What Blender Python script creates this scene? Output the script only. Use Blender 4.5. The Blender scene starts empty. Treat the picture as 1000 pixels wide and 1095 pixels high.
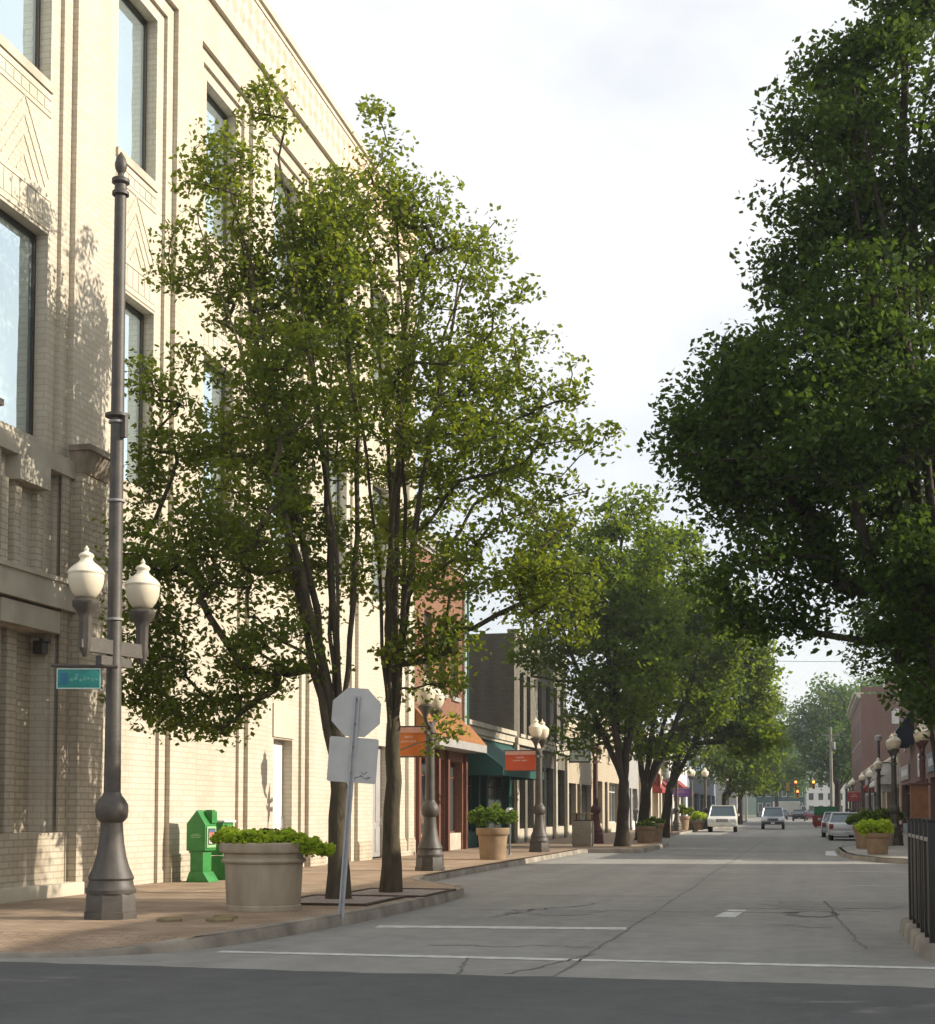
import bpy, math, random
import numpy as np
from math import radians as R, sin, cos, pi
random.seed(7); rng = np.random.default_rng(11)
scn = bpy.context.scene; COL = scn.collection
# ------------------------------------------------------------------ camera model
F, CX, CY, CAMZ = 1550., 500., 777., 1.58          # in pixels of the 1000 px wide photograph
PT = math.atan(89/F); TH = math.atan(368/F*cos(PT))
FW = (-sin(TH)*cos(PT), cos(TH)*cos(PT), sin(PT)); RT = (cos(TH), sin(TH), 0.); UP = (sin(TH)*sin(PT), -cos(TH)*sin(PT), cos(PT))
def atY(x, y, Y):                                   # a pixel and a distance along the street -> (X, Z)
    d = [FW[i]+(x-CX)/F*RT[i]-(y-CY)/F*UP[i] for i in range(3)]
    t = Y/d[1]; return d[0]*t, CAMZ+d[2]*t
# ------------------------------------------------------------------ materials
MATS = {}
def nn(nt, t, **kw):
    n = nt.nodes.new(t)
    for k, v in kw.items(): setattr(n, k, v)
    return n
def rgba(c): return (c[0], c[1], c[2], 1.)
def mat(name, col, rough=.8, col2=None, scale=3., bump=0., bscale=40., metal=0., spec=.4, detail=4., stretch=None, emit=None, trans=0.):
    m = bpy.data.materials.new(name); m.use_nodes = True; nt = m.node_tree; p = nt.nodes['Principled BSDF']
    p.inputs['Roughness'].default_value = rough; p.inputs['Metallic'].default_value = metal
    p.inputs['Specular IOR Level'].default_value = spec
    tc = nn(nt, 'ShaderNodeTexCoord'); src = tc.outputs['Object']
    if stretch:
        mp = nn(nt, 'ShaderNodeMapping'); mp.inputs['Scale'].default_value = stretch
        nt.links.new(src, mp.inputs[0]); src = mp.outputs[0]
    if col2 is None: col2 = tuple(c*.78 for c in col)
    ns = nn(nt, 'ShaderNodeTexNoise'); ns.inputs['Scale'].default_value = scale; ns.inputs['Detail'].default_value = detail
    nt.links.new(src, ns.inputs['Vector'])
    cr = nn(nt, 'ShaderNodeValToRGB'); cr.color_ramp.elements[0].position = .32; cr.color_ramp.elements[1].position = .68
    cr.color_ramp.elements[0].color = rgba(col2); cr.color_ramp.elements[1].color = rgba(col)
    nt.links.new(ns.outputs[0], cr.inputs[0]); nt.links.new(cr.outputs[0], p.inputs['Base Color'])
    if bump:
        n2 = nn(nt, 'ShaderNodeTexNoise'); n2.inputs['Scale'].default_value = bscale; n2.inputs['Detail'].default_value = 3
        nt.links.new(src, n2.inputs['Vector'])
        b = nn(nt, 'ShaderNodeBump'); b.inputs['Strength'].default_value = bump; b.inputs['Distance'].default_value = .02
        nt.links.new(n2.outputs[0], b.inputs['Height']); nt.links.new(b.outputs[0], p.inputs['Normal'])
    if emit:
        p.inputs['Emission Color'].default_value = rgba(emit[0]); p.inputs['Emission Strength'].default_value = emit[1]
    if trans:
        p.inputs['Subsurface Weight'].default_value = trans; p.inputs['Subsurface Radius'].default_value = (.2, .2, .2)
    MATS[name] = m; return m
def brick(name, c1, c2, mortar, bw=.3, bh=.11, ms=.012, bump=.5, flat=False, stain=None, rough=.75, var=.5, msm=.1):
    m = bpy.data.materials.new(name); m.use_nodes = True; nt = m.node_tree; p = nt.nodes['Principled BSDF']
    p.inputs['Roughness'].default_value = rough; p.inputs['Specular IOR Level'].default_value = .3
    tc = nn(nt, 'ShaderNodeTexCoord'); sp = nn(nt, 'ShaderNodeSeparateXYZ'); nt.links.new(tc.outputs['Object'], sp.inputs[0])
    cb = nn(nt, 'ShaderNodeCombineXYZ')
    if flat:
        nt.links.new(sp.outputs[0], cb.inputs[0]); nt.links.new(sp.outputs[1], cb.inputs[1])
    else:
        ad = nn(nt, 'ShaderNodeMath', operation='ADD'); nt.links.new(sp.outputs[0], ad.inputs[0]); nt.links.new(sp.outputs[1], ad.inputs[1])
        nt.links.new(ad.outputs[0], cb.inputs[0]); nt.links.new(sp.outputs[2], cb.inputs[1])
    bt = nn(nt, 'ShaderNodeTexBrick'); bt.inputs['Scale'].default_value = 1; bt.inputs['Brick Width'].default_value = bw; bt.inputs['Row Height'].default_value = bh
    bt.inputs['Mortar Size'].default_value = ms; bt.inputs['Mortar Smooth'].default_value = msm; bt.inputs['Bias'].default_value = 0
    bt.inputs['Color1'].default_value = rgba(c1); bt.inputs['Color2'].default_value = rgba(c2); bt.inputs['Mortar'].default_value = rgba(mortar)
    nt.links.new(cb.outputs[0], bt.inputs['Vector'])
    mp = nn(nt, 'ShaderNodeMapping'); mp.inputs['Scale'].default_value = (1.5, 1.5, 1 if flat else .3); nt.links.new(tc.outputs['Object'], mp.inputs[0]); ns = nn(nt, 'ShaderNodeTexNoise'); ns.inputs['Scale'].default_value = .9; ns.inputs['Detail'].default_value = 8; nt.links.new(mp.outputs[0], ns.inputs['Vector'])
    cr = nn(nt, 'ShaderNodeValToRGB'); cr.color_ramp.elements[0].position = .35; cr.color_ramp.elements[1].position = .7
    st = stain or (.72, .70, .66)
    cr.color_ramp.elements[0].color = rgba(st); cr.color_ramp.elements[1].color = (1, 1, 1, 1); nt.links.new(ns.outputs[0], cr.inputs[0])
    mx = nn(nt, 'ShaderNodeMix', data_type='RGBA', blend_type='MULTIPLY'); mx.inputs[0].default_value = var
    nt.links.new(bt.outputs[0], mx.inputs[6]); nt.links.new(cr.outputs[0], mx.inputs[7]); nt.links.new(mx.outputs[2], p.inputs['Base Color'])
    b = nn(nt, 'ShaderNodeBump', invert=True); b.inputs['Strength'].default_value = bump; b.inputs['Distance'].default_value = .012
    nt.links.new(bt.outputs['Fac'], b.inputs['Height']); nt.links.new(b.outputs[0], p.inputs['Normal'])
    MATS[name] = m; return m
def glass(name, col, rough=.04, metal=.75, wob=.25):
    m = mat(name, col, rough, col2=tuple(c*.9 for c in col), scale=.6, metal=metal, spec=.6)
    nt = m.node_tree; p = nt.nodes['Principled BSDF']
    tc = nn(nt, 'ShaderNodeTexCoord'); ns = nn(nt, 'ShaderNodeTexNoise'); ns.inputs['Scale'].default_value = .8; nt.links.new(tc.outputs['Object'], ns.inputs['Vector'])
    b = nn(nt, 'ShaderNodeBump'); b.inputs['Strength'].default_value = wob; b.inputs['Distance'].default_value = .03
    nt.links.new(ns.outputs[0], b.inputs['Height']); nt.links.new(b.outputs[0], p.inputs['Normal']); return m
def leafmat(name, dark, light, tr, tfac=.4):
    m = bpy.data.materials.new(name); m.use_nodes = True; nt = m.node_tree
    for n in list(nt.nodes): nt.nodes.remove(n)
    out = nn(nt, 'ShaderNodeOutputMaterial'); geo = nn(nt, 'ShaderNodeNewGeometry')
    tc = nn(nt, 'ShaderNodeTexCoord'); ns = nn(nt, 'ShaderNodeTexNoise'); ns.inputs['Scale'].default_value = .55; ns.inputs['Detail'].default_value = 2
    nt.links.new(tc.outputs['Object'], ns.inputs['Vector'])
    ad = nn(nt, 'ShaderNodeMath', operation='MULTIPLY_ADD'); ad.inputs[1].default_value = .55
    nt.links.new(geo.outputs['Random Per Island'], ad.inputs[0])
    m2 = nn(nt, 'ShaderNodeMath', operation='MULTIPLY'); m2.inputs[1].default_value = .6; nt.links.new(ns.outputs[0], m2.inputs[0]); nt.links.new(m2.outputs[0], ad.inputs[2])
    cr = nn(nt, 'ShaderNodeValToRGB'); cr.color_ramp.elements[0].position = .2; cr.color_ramp.elements[1].position = .85
    cr.color_ramp.elements[0].color = rgba(dark); cr.color_ramp.elements[1].color = rgba(light); nt.links.new(ad.outputs[0], cr.inputs[0])
    d = nn(nt, 'ShaderNodeBsdfPrincipled'); d.inputs['Roughness'].default_value = .6; d.inputs['Specular IOR Level'].default_value = .12
    nt.links.new(cr.outputs[0], d.inputs['Base Color'])
    t = nn(nt, 'ShaderNodeBsdfTranslucent'); hs = nn(nt, 'ShaderNodeMix', data_type='RGBA', blend_type='MIX'); hs.inputs[0].default_value = .75
    nt.links.new(cr.outputs[0], hs.inputs[6]); hs.inputs[7].default_value = rgba(tr); nt.links.new(hs.outputs[2], t.inputs['Color'])
    mx = nn(nt, 'ShaderNodeMixShader'); mx.inputs[0].default_value = tfac
    nt.links.new(d.outputs[0], mx.inputs[1]); nt.links.new(t.outputs[0], mx.inputs[2]); nt.links.new(mx.outputs[0], out.inputs[0])
    MATS[name] = m; return m
def asphalt(name, col, col2):
    m = bpy.data.materials.new(name); m.use_nodes = True; nt = m.node_tree; p = nt.nodes['Principled BSDF']
    p.inputs['Roughness'].default_value = .88; p.inputs['Specular IOR Level'].default_value = .25
    tc = nn(nt, 'ShaderNodeTexCoord')
    def noise(sc, det, rgh=.6):
        n = nn(nt, 'ShaderNodeTexNoise'); n.inputs['Scale'].default_value = sc; n.inputs['Detail'].default_value = det; n.inputs['Roughness'].default_value = rgh
        nt.links.new(tc.outputs['Object'], n.inputs['Vector']); return n
    big, mid, fin = noise(.35, 5), noise(2.5, 5, .7), noise(60, 3)
    mp = nn(nt, 'ShaderNodeMapping'); mp.inputs['Scale'].default_value = (1.1, .035, 1); nt.links.new(tc.outputs['Object'], mp.inputs[0]); lane = noise(1., 4, .55); nt.links.new(mp.outputs[0], lane.inputs['Vector'])
    av = nn(nt, 'ShaderNodeMath', operation='MULTIPLY_ADD'); av.inputs[1].default_value = .5; nt.links.new(lane.outputs[0], av.inputs[0]); hb = nn(nt, 'ShaderNodeMath', operation='MULTIPLY'); hb.inputs[1].default_value = .5; nt.links.new(big.outputs[0], hb.inputs[0]); nt.links.new(hb.outputs[0], av.inputs[2]); big = av
    a = nn(nt, 'ShaderNodeMath', operation='MULTIPLY_ADD'); a.inputs[1].default_value = .45; nt.links.new(big.outputs[0], a.inputs[0])
    b = nn(nt, 'ShaderNodeMath', operation='MULTIPLY_ADD'); b.inputs[1].default_value = .3; nt.links.new(mid.outputs[0], b.inputs[0])
    c = nn(nt, 'ShaderNodeMath', operation='MULTIPLY'); c.inputs[1].default_value = .28; nt.links.new(fin.outputs[0], c.inputs[0])
    nt.links.new(c.outputs[0], b.inputs[2]); nt.links.new(b.outputs[0], a.inputs[2])
    cr = nn(nt, 'ShaderNodeValToRGB'); cr.color_ramp.elements[0].position = .40; cr.color_ramp.elements[1].position = .64
    cr.color_ramp.elements[0].color = rgba(col2); cr.color_ramp.elements[1].color = rgba(col)
    nt.links.new(a.outputs[0], cr.inputs[0]); nt.links.new(cr.outputs[0], p.inputs['Base Color'])
    bp = nn(nt, 'ShaderNodeBump'); bp.inputs['Strength'].default_value = .5; bp.inputs['Distance'].default_value = .012
    nt.links.new(fin.outputs[0], bp.inputs['Height']); nt.links.new(bp.outputs[0], p.inputs['Normal'])
    MATS[name] = m; return m
M = MATS
brick('cream_brick', (.565, .512, .42), (.495, .445, .36), (.43, .38, .30), stain=(.78, .74, .68), bump=.3, ms=.010)
brick('cream_brick_low', (.56, .50, .395), (.48, .425, .33), (.37, .325, .25), bw=.28, bh=.11, stain=(.62, .57, .50), var=.75)
brick('red_brick', (.19, .08, .055), (.145, .06, .045), (.19, .14, .11), bw=.22, bh=.08)
brick('orange_brick', (.25, .105, .06), (.20, .08, .045), (.22, .15, .105), bw=.22, bh=.08)
brick('grey_brick', (.22, .20, .16), (.18, .165, .135), (.13, .12, .10), bw=.24, bh=.09, stain=(.5, .48, .44), var=.7)  # strong random mottling, drawn out vertically
brick('buff_brick', (.50, .42, .30), (.44, .37, .27), (.36, .31, .24), bw=.24, bh=.09)
brick('paver', (.42, .31, .215), (.35, .25, .17), (.24, .185, .135), bw=.22, bh=.11, ms=.010, flat=True, bump=.3, stain=(.55, .52, .48), var=.8)
brick('concrete_slab', (.36, .34, .30), (.33, .31, .27), (.20, .19, .17), bw=1.5, bh=1.5, ms=.012, flat=True, bump=.2, stain=(.65, .63, .6), var=.8)
mat('stone', (.50, .45, .36), .85, (.36, .32, .25), 1.6, .2, 25, detail=8)
mat('cream_stone', (.56, .50, .39), .8, (.46, .41, .31), 1.2, .15, 20, detail=8)
mat('weathered_cap', (.36, .30, .23), .9, (.17, .14, .11), 2.5, .2, 30, detail=8)
mat('kerb', (.34, .30, .24), .9, (.16, .14, .115), 1.8, .4, 30, detail=8)
mat('planter_concrete', (.43, .36, .265), .9, (.30, .25, .18), 4, .35, 55, detail=8, stretch=(1, 1, .35))
mat('terracotta', (.32, .225, .135), .85, (.23, .155, .095), 4, .2, 40)
mat('pebble_concrete', (.33, .28, .21), .9, (.22, .19, .145), 28, .5, 60)
mat('frame_bronze', (.045, .038, .03), .5, spec=.4)
mat('pole_brown', (.078, .066, .052), .55, (.05, .042, .034), 6, .15, 30, spec=.5)
mat('pole_dark', (.055, .048, .042), .55, (.035, .03, .028), 6, .15, 30)
mat('pole_red', (.10, .035, .03), .6, (.06, .024, .02), 6)
mat('globe', (.70, .62, .47), .35, (.63, .56, .42), 3, spec=.5, trans=.15)
mat('globe_dome', (.76, .69, .54), .3, (.71, .64, .49), 3, spec=.5, trans=.15)
mat('white_paint', (.72, .71, .67), .6, (.64, .62, .58), 2)
mat('grey_paint', (.33, .32, .30), .7, (.27, .26, .25), 2)
mat('blue_grey', (.17, .21, .25), .7, (.13, .16, .2), 2)
mat('news_green', (.04, .24, .05), .45, (.03, .185, .04), 7, spec=.4)
mat('news_light', (.30, .52, .26), .45, (.25, .46, .22), 5)
mat('paper', (.62, .55, .50), .6, (.40, .32, .32), 22)
mat('paper_red', (.62, .16, .10), .6, (.45, .14, .11), 30)
mat('paper_blue', (.10, .13, .24), .6)
mat('sign_back', (.50, .49, .47), .42, (.42, .415, .40), 3, metal=.35)
mat('galv', (.42, .42, .42), .45, (.33, .33, .34), 8, metal=.5)
mat('galv_dark', (.16, .16, .165), .5, metal=.4)
mat('marker_ink', (.06, .03, .05), .7)
mat('street_green', (.02, .23, .19), .5, (.02, .19, .17), 8)
mat('street_blue', (.02, .15, .26), .5)
mat('sign_faint', (.16, .38, .33), .6, (.06, .27, .23), 30)
mat('faded_white', (.62, .68, .64), .6, (.40, .52, .48), 12)
mat('banner_orange', (.62, .19, .03), .7, (.55, .15, .025), 3)
mat('banner_red', (.60, .10, .03), .7, (.52, .085, .025), 3)
mat('banner_pale', (.66, .38, .30), .7, (.58, .30, .23), 9)
mat('banner_purple', (.22, .10, .36), .7)
mat('awning_orange', (.30, .125, .035), .75, (.22, .09, .03), 6, .2, 30)
mat('awning_green', (.012, .075, .062), .65, (.010, .06, .05), 3)
mat('awning_black', (.018, .02, .035), .65)
mat('awning_red', (.26, .04, .035), .7)
mat('awning_white', (.56, .54, .50), .75)
mat('wood_red', (.16, .06, .035), .6, (.11, .04, .025), 5, stretch=(1, 1, .2))
mat('dark_green_paint', (.012, .06, .048), .5)
mat('dark_interior', (.02, .018, .016), .9)
mat('bark', (.060, .045, .030), .95, (.032, .024, .017), 9, .8, 26, stretch=(1, 1, .3), detail=8)
mat('bark_light', (.095, .075, .042), .95, (.05, .039, .024), 9, .8, 26, stretch=(1, 1, .3), detail=8)
mat('soil', (.07, .05, .035), .95, (.045, .032, .022), 12, .5, 30)
mat('pit_gravel', (.42, .36, .32), .95, (.18, .13, .11), 26, .9, 40)
mat('rust_iron', (.07, .045, .03), .8, (.045, .03, .02), 12)
mat('line_white', (.60, .60, .57), .7, (.40, .40, .385), 7, detail=8)
mat('line_worn', (.34, .34, .32), .8, (.17, .17, .165), 9, detail=8)
mat('tar', (.10, .097, .09), .85, (.16, .156, .145), 10)
mat('patch_pale', (.27, .26, .24), .9, (.2, .195, .18), 12, .5, 40)
mat('drain_yellow', (.24, .19, .09), .8, (.15, .12, .06), 8)
mat('fence_black', (.016, .014, .012), .55)
mat('fence_cap', (.30, .29, .26), .6)
mat('brown_box', (.17, .075, .03), .75, (.10, .045, .02), 4)
mat('car_white', (.66, .64, .57), .3, (.64, .62, .555), 1, spec=.6)
mat('car_silver', (.40, .42, .44), .3, (.38, .40, .42), 1, metal=.5, spec=.6)
mat('car_pale', (.56, .57, .57), .3, (.54, .55, .55), 1, metal=.2, spec=.6)
mat('car_black', (.014, .014, .016), .25, spec=.6)
mat('car_red', (.24, .02, .025), .3, spec=.6)
mat('car_maroon', (.20, .05, .08), .3, spec=.6)
mat('trim_dark', (.03, .03, .032), .6)
mat('tyre', (.02, .02, .02), .9)
mat('rim', (.45, .45, .46), .3, metal=.8)
mat('lens', (.72, .72, .70), .15, spec=.7)
mat('tail_red', (.32, .012, .012), .25, spec=.6)
mat('plate', (.6, .6, .58), .5)
mat('bin_green', (.012, .14, .05), .6)
mat('bin_red', (.32, .055, .03), .7, (.22, .04, .03), 5)
mat('signal_yellow', (.52, .28, .02), .5)
mat('signal_red', (.5, .03, .01), .4, emit=((1., .10, .02), 9.))
mat('signal_amber', (.5, .12, .01), .4, emit=((1., .22, .03), 7.))
mat('signal_off', (.02, .025, .02), .3)
mat('wood_pole', (.30, .28, .22), .9, (.22, .2, .16), 4, stretch=(3, 3, .3))
mat('terra_pink', (.52, .36, .28), .8, (.42, .27, .2), 5)
mat('hill_green', (.05, .085, .05), 1., (.03, .055, .035), .08, detail=8)
mat('dirt', (.16, .14, .10), 1., (.10, .11, .06), .08, detail=8)
glass('glass_upper', (.74, .86, .88), .03, .85, .45)
glass('glass_shop', (.10, .11, .11), .05, .4)
glass('glass_car', (.10, .13, .14), .05, .5, 0)
leafmat('leaf_pear', (.022, .048, .010), (.090, .132, .021), (.38, .44, .028), .42)
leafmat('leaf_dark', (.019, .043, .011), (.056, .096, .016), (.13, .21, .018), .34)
leafmat('leaf_mid', (.018, .044, .010), (.070, .115, .018), (.34, .44, .02), .4)
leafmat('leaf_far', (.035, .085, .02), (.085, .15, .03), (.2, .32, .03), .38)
leafmat('leaf_lime', (.22, .34, .02), (.42, .54, .04), (.6, .72, .06), .45)
leafmat('leaf_shrub', (.06, .11, .02), (.13, .20, .03), (.25, .36, .04), .35)
leafmat('leaf_purple', (.03, .012, .02), (.07, .03, .04), (.1, .04, .05), .2)
asphalt('asphalt', (.315, .305, .278), (.175, .171, .158))
asphalt('asphalt_new', (.112, .114, .112), (.066, .068, .068))
asphalt('asphalt_patch', (.25, .245, .225), (.17, .166, .154))
def frieze_mat():
    m = mat('frieze', (.58, .46, .36), .8); nt = m.node_tree; p = nt.nodes['Principled BSDF']
    tc = nn(nt, 'ShaderNodeTexCoord'); sp = nn(nt, 'ShaderNodeSeparateXYZ'); nt.links.new(tc.outputs['Object'], sp.inputs[0])
    cb = nn(nt, 'ShaderNodeCombineXYZ'); nt.links.new(sp.outputs[1], cb.inputs[0]); nt.links.new(sp.outputs[2], cb.inputs[1])
    mp = nn(nt, 'ShaderNodeMapping'); mp.inputs['Rotation'].default_value = (0, 0, R(45)); mp.inputs['Scale'].default_value = (3.1, 3.1, 1); nt.links.new(cb.outputs[0], mp.inputs[0])
    ck = nn(nt, 'ShaderNodeTexChecker'); ck.inputs['Scale'].default_value = 1; ck.inputs[1].default_value = rgba((.62, .53, .41)); ck.inputs[2].default_value = rgba((.44, .24, .17))
    nt.links.new(mp.outputs[0], ck.inputs[0])
    ns = nn(nt, 'ShaderNodeTexNoise'); ns.inputs['Scale'].default_value = 6; nt.links.new(tc.outputs['Object'], ns.inputs['Vector'])
    mx = nn(nt, 'ShaderNodeMix', data_type='RGBA'); nt.links.new(ns.outputs[0], mx.inputs[0]); nt.links.new(ck.outputs[0], mx.inputs[6]); mx.inputs[7].default_value = rgba((.56, .42, .33))
    nt.links.new(mx.outputs[2], p.inputs['Base Color'])
frieze_mat()
# ------------------------------------------------------------------ mesh builder
class MB:
    def __init__(s, off=(0, 0, 0)): s.v, s.f, s.mi, s.off = [], [], [], off
    def add(s, vs, fs, m=0):
        b = len(s.v); o = s.off
        s.v += [(p[0]-o[0], p[1]-o[1], p[2]-o[2]) for p in vs]
        s.f += [tuple(i+b for i in f) for f in fs]; s.mi += [m]*len(fs); return s
    def box(s, x0, y0, z0, x1, y1, z1, m=0):
        x0, x1 = min(x0, x1), max(x0, x1); y0, y1 = min(y0, y1), max(y0, y1); z0, z1 = min(z0, z1), max(z0, z1)
        return s.add([(x0,y0,z0),(x1,y0,z0),(x1,y1,z0),(x0,y1,z0),(x0,y0,z1),(x1,y0,z1),(x1,y1,z1),(x0,y1,z1)],
            [(0,3,2,1),(4,5,6,7),(0,1,5,4),(1,2,6,5),(2,3,7,6),(3,0,4,7)], m)
    def frust(s, z0, r0, z1, r1, m=0):       # r = (x0,y0,x1,y1)
        a, b = r0, r1
        return s.add([(a[0],a[1],z0),(a[2],a[1],z0),(a[2],a[3],z0),(a[0],a[3],z0),(b[0],b[1],z1),(b[2],b[1],z1),(b[2],b[3],z1),(b[0],b[3],z1)],
            [(0,3,2,1),(4,5,6,7),(0,1,5,4),(1,2,6,5),(2,3,7,6),(3,0,4,7)], m)
    def prism(s, poly, axis, a, b, m=0):     # polygon in the two other axes, extruded along axis
        n = len(poly)
        def pt(u, w, t): return {'x': (t, u, w), 'y': (u, t, w), 'z': (u, w, t)}[axis]
        vs = [pt(u, w, a) for u, w in poly]+[pt(u, w, b) for u, w in poly]
        return s.add(vs, [tuple(range(n))[::-1], tuple(range(n, 2*n))]+[(i, (i+1) % n, n+(i+1) % n, n+i) for i in range(n)], m)
    def tube(s, pts, rad, n=8, m=0, cap=True):
        if not hasattr(rad, '__len__'): rad = [rad]*len(pts)
        P = np.array(pts, float); vs = []
        for i in range(len(P)):
            t = P[min(i+1, len(P)-1)]-P[max(i-1, 0)]; t = t/(np.linalg.norm(t)+1e-9)
            a = np.cross(t, (0, 0, 1.) if abs(t[2]) < .95 else (1., 0, 0)); a /= np.linalg.norm(a); b = np.cross(t, a)
            for k in range(n):
                q = P[i]+rad[i]*(cos(2*pi*k/n)*a+sin(2*pi*k/n)*b); vs.append(tuple(q))
        fs = [(i*n+k, (i+1)*n+k, (i+1)*n+(k+1) % n, i*n+(k+1) % n) for i in range(len(P)-1) for k in range(n)]
        if cap: fs += [tuple(range(n)), tuple(range((len(P)-1)*n, len(P)*n))[::-1]]
        return s.add(vs, fs, m)
    def lathe(s, prof, n=24, c=(0, 0, 0), m=0, flute=0., nf=0, rot=0.):
        vs = []
        for r, z in prof:
            for k in range(n):
                a = 2*pi*k/n+rot; rr = r*(1+flute*cos(nf*a)) if nf else r
                vs.append((c[0]+rr*cos(a), c[1]+rr*sin(a), c[2]+z))
        L = len(prof)
        fs = [(i*n+k, i*n+(k+1) % n, (i+1)*n+(k+1) % n, (i+1)*n+k) for i in range(L-1) for k in range(n)]
        fs += [tuple(range(n))[::-1], tuple(range((L-1)*n, L*n))]
        return s.add(vs, fs, m)
    def wheel(s, c, r, w, n=20, m=0):        # axis along x
        prof = [(r*.62, -w/2), (r*.93, -w/2), (r, -w*.32), (r, w*.32), (r*.93, w/2), (r*.62, w/2)]
        vs = []
        for rr, x in prof:
            for k in range(n): vs.append((c[0]+x, c[1]+rr*cos(2*pi*k/n), c[2]+rr*sin(2*pi*k/n)))
        L = len(prof); return s.add(vs, [(i*n+k, i*n+(k+1) % n, ((i+1) % L)*n+(k+1) % n, ((i+1) % L)*n+k) for i in range(L) for k in range(n)], m)
    def disc(s, c, r, x, n=20, m=0):
        return s.add([(c[0]+x, c[1]+r*cos(2*pi*k/n), c[2]+r*sin(2*pi*k/n)) for k in range(n)], [tuple(range(n))], m)
    def build(s, name, mats, parent=None, smooth=True, bevel=0., ang=35, seg=2):
        me = bpy.data.meshes.new(name); me.from_pydata(s.v, [], s.f)
        mats = mats if isinstance(mats, (list, tuple)) else [mats]
        for q in mats: me.materials.append(M[q])
        me.polygons.foreach_set('material_index', s.mi)
        me.update(); 
        import bmesh
        bm = bmesh.new(); bm.from_mesh(me); bmesh.ops.recalc_face_normals(bm, faces=bm.faces)
        if bevel:
            ed = [e for e in bm.edges if len(e.link_faces) == 2 and e.calc_face_angle(0) > .5]
            bmesh.ops.bevel(bm, geom=ed, offset=bevel, segments=seg, affect='EDGES', profile=.6, clamp_overlap=True)
        bm.to_mesh(me); bm.free()
        if smooth:
            me.polygons.foreach_set('use_smooth', [True]*len(me.polygons)); me.set_sharp_from_angle(angle=R(ang))
        o = bpy.data.objects.new(name, me); COL.objects.link(o)
        if parent: o.parent = parent
        return o
def thing(name, label, cat, loc=(0, 0, 0), rz=0, group=None):
    o = bpy.data.objects.new(name, None); COL.objects.link(o); o.location = loc; o.rotation_euler = (0, 0, rz); o.empty_display_size = .3
    return tag(o, label, cat, group)
def tag(o, label, cat, group=None):
    o['label'] = label; o['category'] = cat
    if group: o['group'] = group
    return o
def struct(o, kind='structure'): o['kind'] = kind; return o
def copy_tree(o, parent=None):
    c = o.copy(); COL.objects.link(c); c.parent = parent
    for ch in list(o.children): copy_tree(ch, c)
    return c
def dup(o, loc, label, rz=None):
    c = copy_tree(o); c.location = loc; c['label'] = label
    if rz is not None: c.rotation_euler = (0, 0, rz)
    return c
SW = .15
def each(name, m, par, off, boxes, **kw):            # every box a part of its own
    for q in boxes: b = MB(off); b.box(*q); b.build(name, m, par, **kw)
# ------------------------------------------------------------------ ground, roads, kerbs
b = MB(); b.add([(-600, -250, -.05), (600, -250, -.05), (600, 900, -.05), (-600, 900, -.05)], [(0, 1, 2, 3)]); struct(b.build('ground', 'dirt', smooth=False))
b = MB(); b.add([(-12, 12.9, 0), (14, 12.9, 0), (14, 420, 0), (-12, 420, 0)], [(0, 1, 2, 3)]); struct(b.build('road', 'asphalt', smooth=False))
b = MB(); e_ = [(14-.25*i, 13.62+random.gauss(0, .022)+.04*sin(i*.23), .004) for i in range(101)]; b.add([(-140, -60, .004), (140, -60, .004), (140, 13.6, .004)]+e_+[(-140, 13.6, .004)], [tuple(range(len(e_)+4))]); struct(b.build('cross_street', 'asphalt_new', smooth=False))
def kerb(name, pts, w=.17, side=1):
    """pts: (x, y, height) along the road edge; body lies on the side of the walk"""
    n = len(pts); b = MB(); vs = []
    for i, (x, y, h) in enumerate(pts):
        a, c = pts[max(i-1, 0)], pts[min(i+1, n-1)]; dx, dy = c[0]-a[0], c[1]-a[1]; L = math.hypot(dx, dy); nx, ny = -dy/L*side, dx/L*side
        j = random.uniform(-.004, .004)
        for off, z in ((-.005+j, -.02), (.012+j, h*.72), (.03, h*.94), (.055, h), (w, h), (w+.02, h-.05)): vs.append((x+nx*off, y+ny*off, z))
    b.add(vs, [(i*6+k, (i+1)*6+k, (i+1)*6+k+1, i*6+k+1) for i in range(n-1) for k in range(5)]); return struct(b.build(name, 'kerb', ang=50))
def smooth_pts(p, n=6):
    out = []
    for i in range(len(p)-1):
        p0, p1, p2, p3 = p[max(i-1, 0)], p[i], p[i+1], p[min(i+2, len(p)-1)]
        for k in range(n):
            t = k/n; out.append(tuple(.5*(2*p1[q]+(p2[q]-p0[q])*t+(2*p0[q]-5*p1[q]+4*p2[q]-p3[q])*t*t+(3*p1[q]-p0[q]-3*p2[q]+p3[q])*t**3) for q in range(3)))
    return out+[tuple(p[-1])]
corner = smooth_pts([(-9.2, 13.95, .04), (-8.0, 14.15, .05), (-7.15, 14.75, .09), (-6.72, 15.6, .15), (-6.45, 17, .16), (-6.22, 19.5, .16), (-6.12, 22, .16), (-6.12, 25, .16), (-6.35, 26.5, .16), (-7.0, 27.6, .16), (-7.8, 28.8, .16), (-8.15, 30.6, .15)], 5)
lp = [(-60, 13.85, .04), (-30, 13.85, .04)]+corner+[(-8.2, 34, .15), (-8.2, 38, .15), (-8.2, 45, .15), (-8.2, 52.4, .15)]
lp2 = [(-8.0, 52.9, .16), (-7.0, 53.0, .16), (-6.3, 53.1, .16), (-6.05, 53.6, .16), (-6.0, 57, .16), (-6.0, 61, .16), (-6.1, 64, .16), (-6.6, 65.6, .16), (-7.6, 66.8, .16), (-8.1, 68.5, .15), (-8.2, 75, .15), (-8.2, 95, .15), (-8.2, 115, .15), (-8.2, 123, .15), (-7.2, 124, .15), (-6.6, 124.6, .15), (-6.5, 134, .15), (-7.4, 135.4, .15), (-8.2, 137, .15), (-8.2, 195, .15)]
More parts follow.
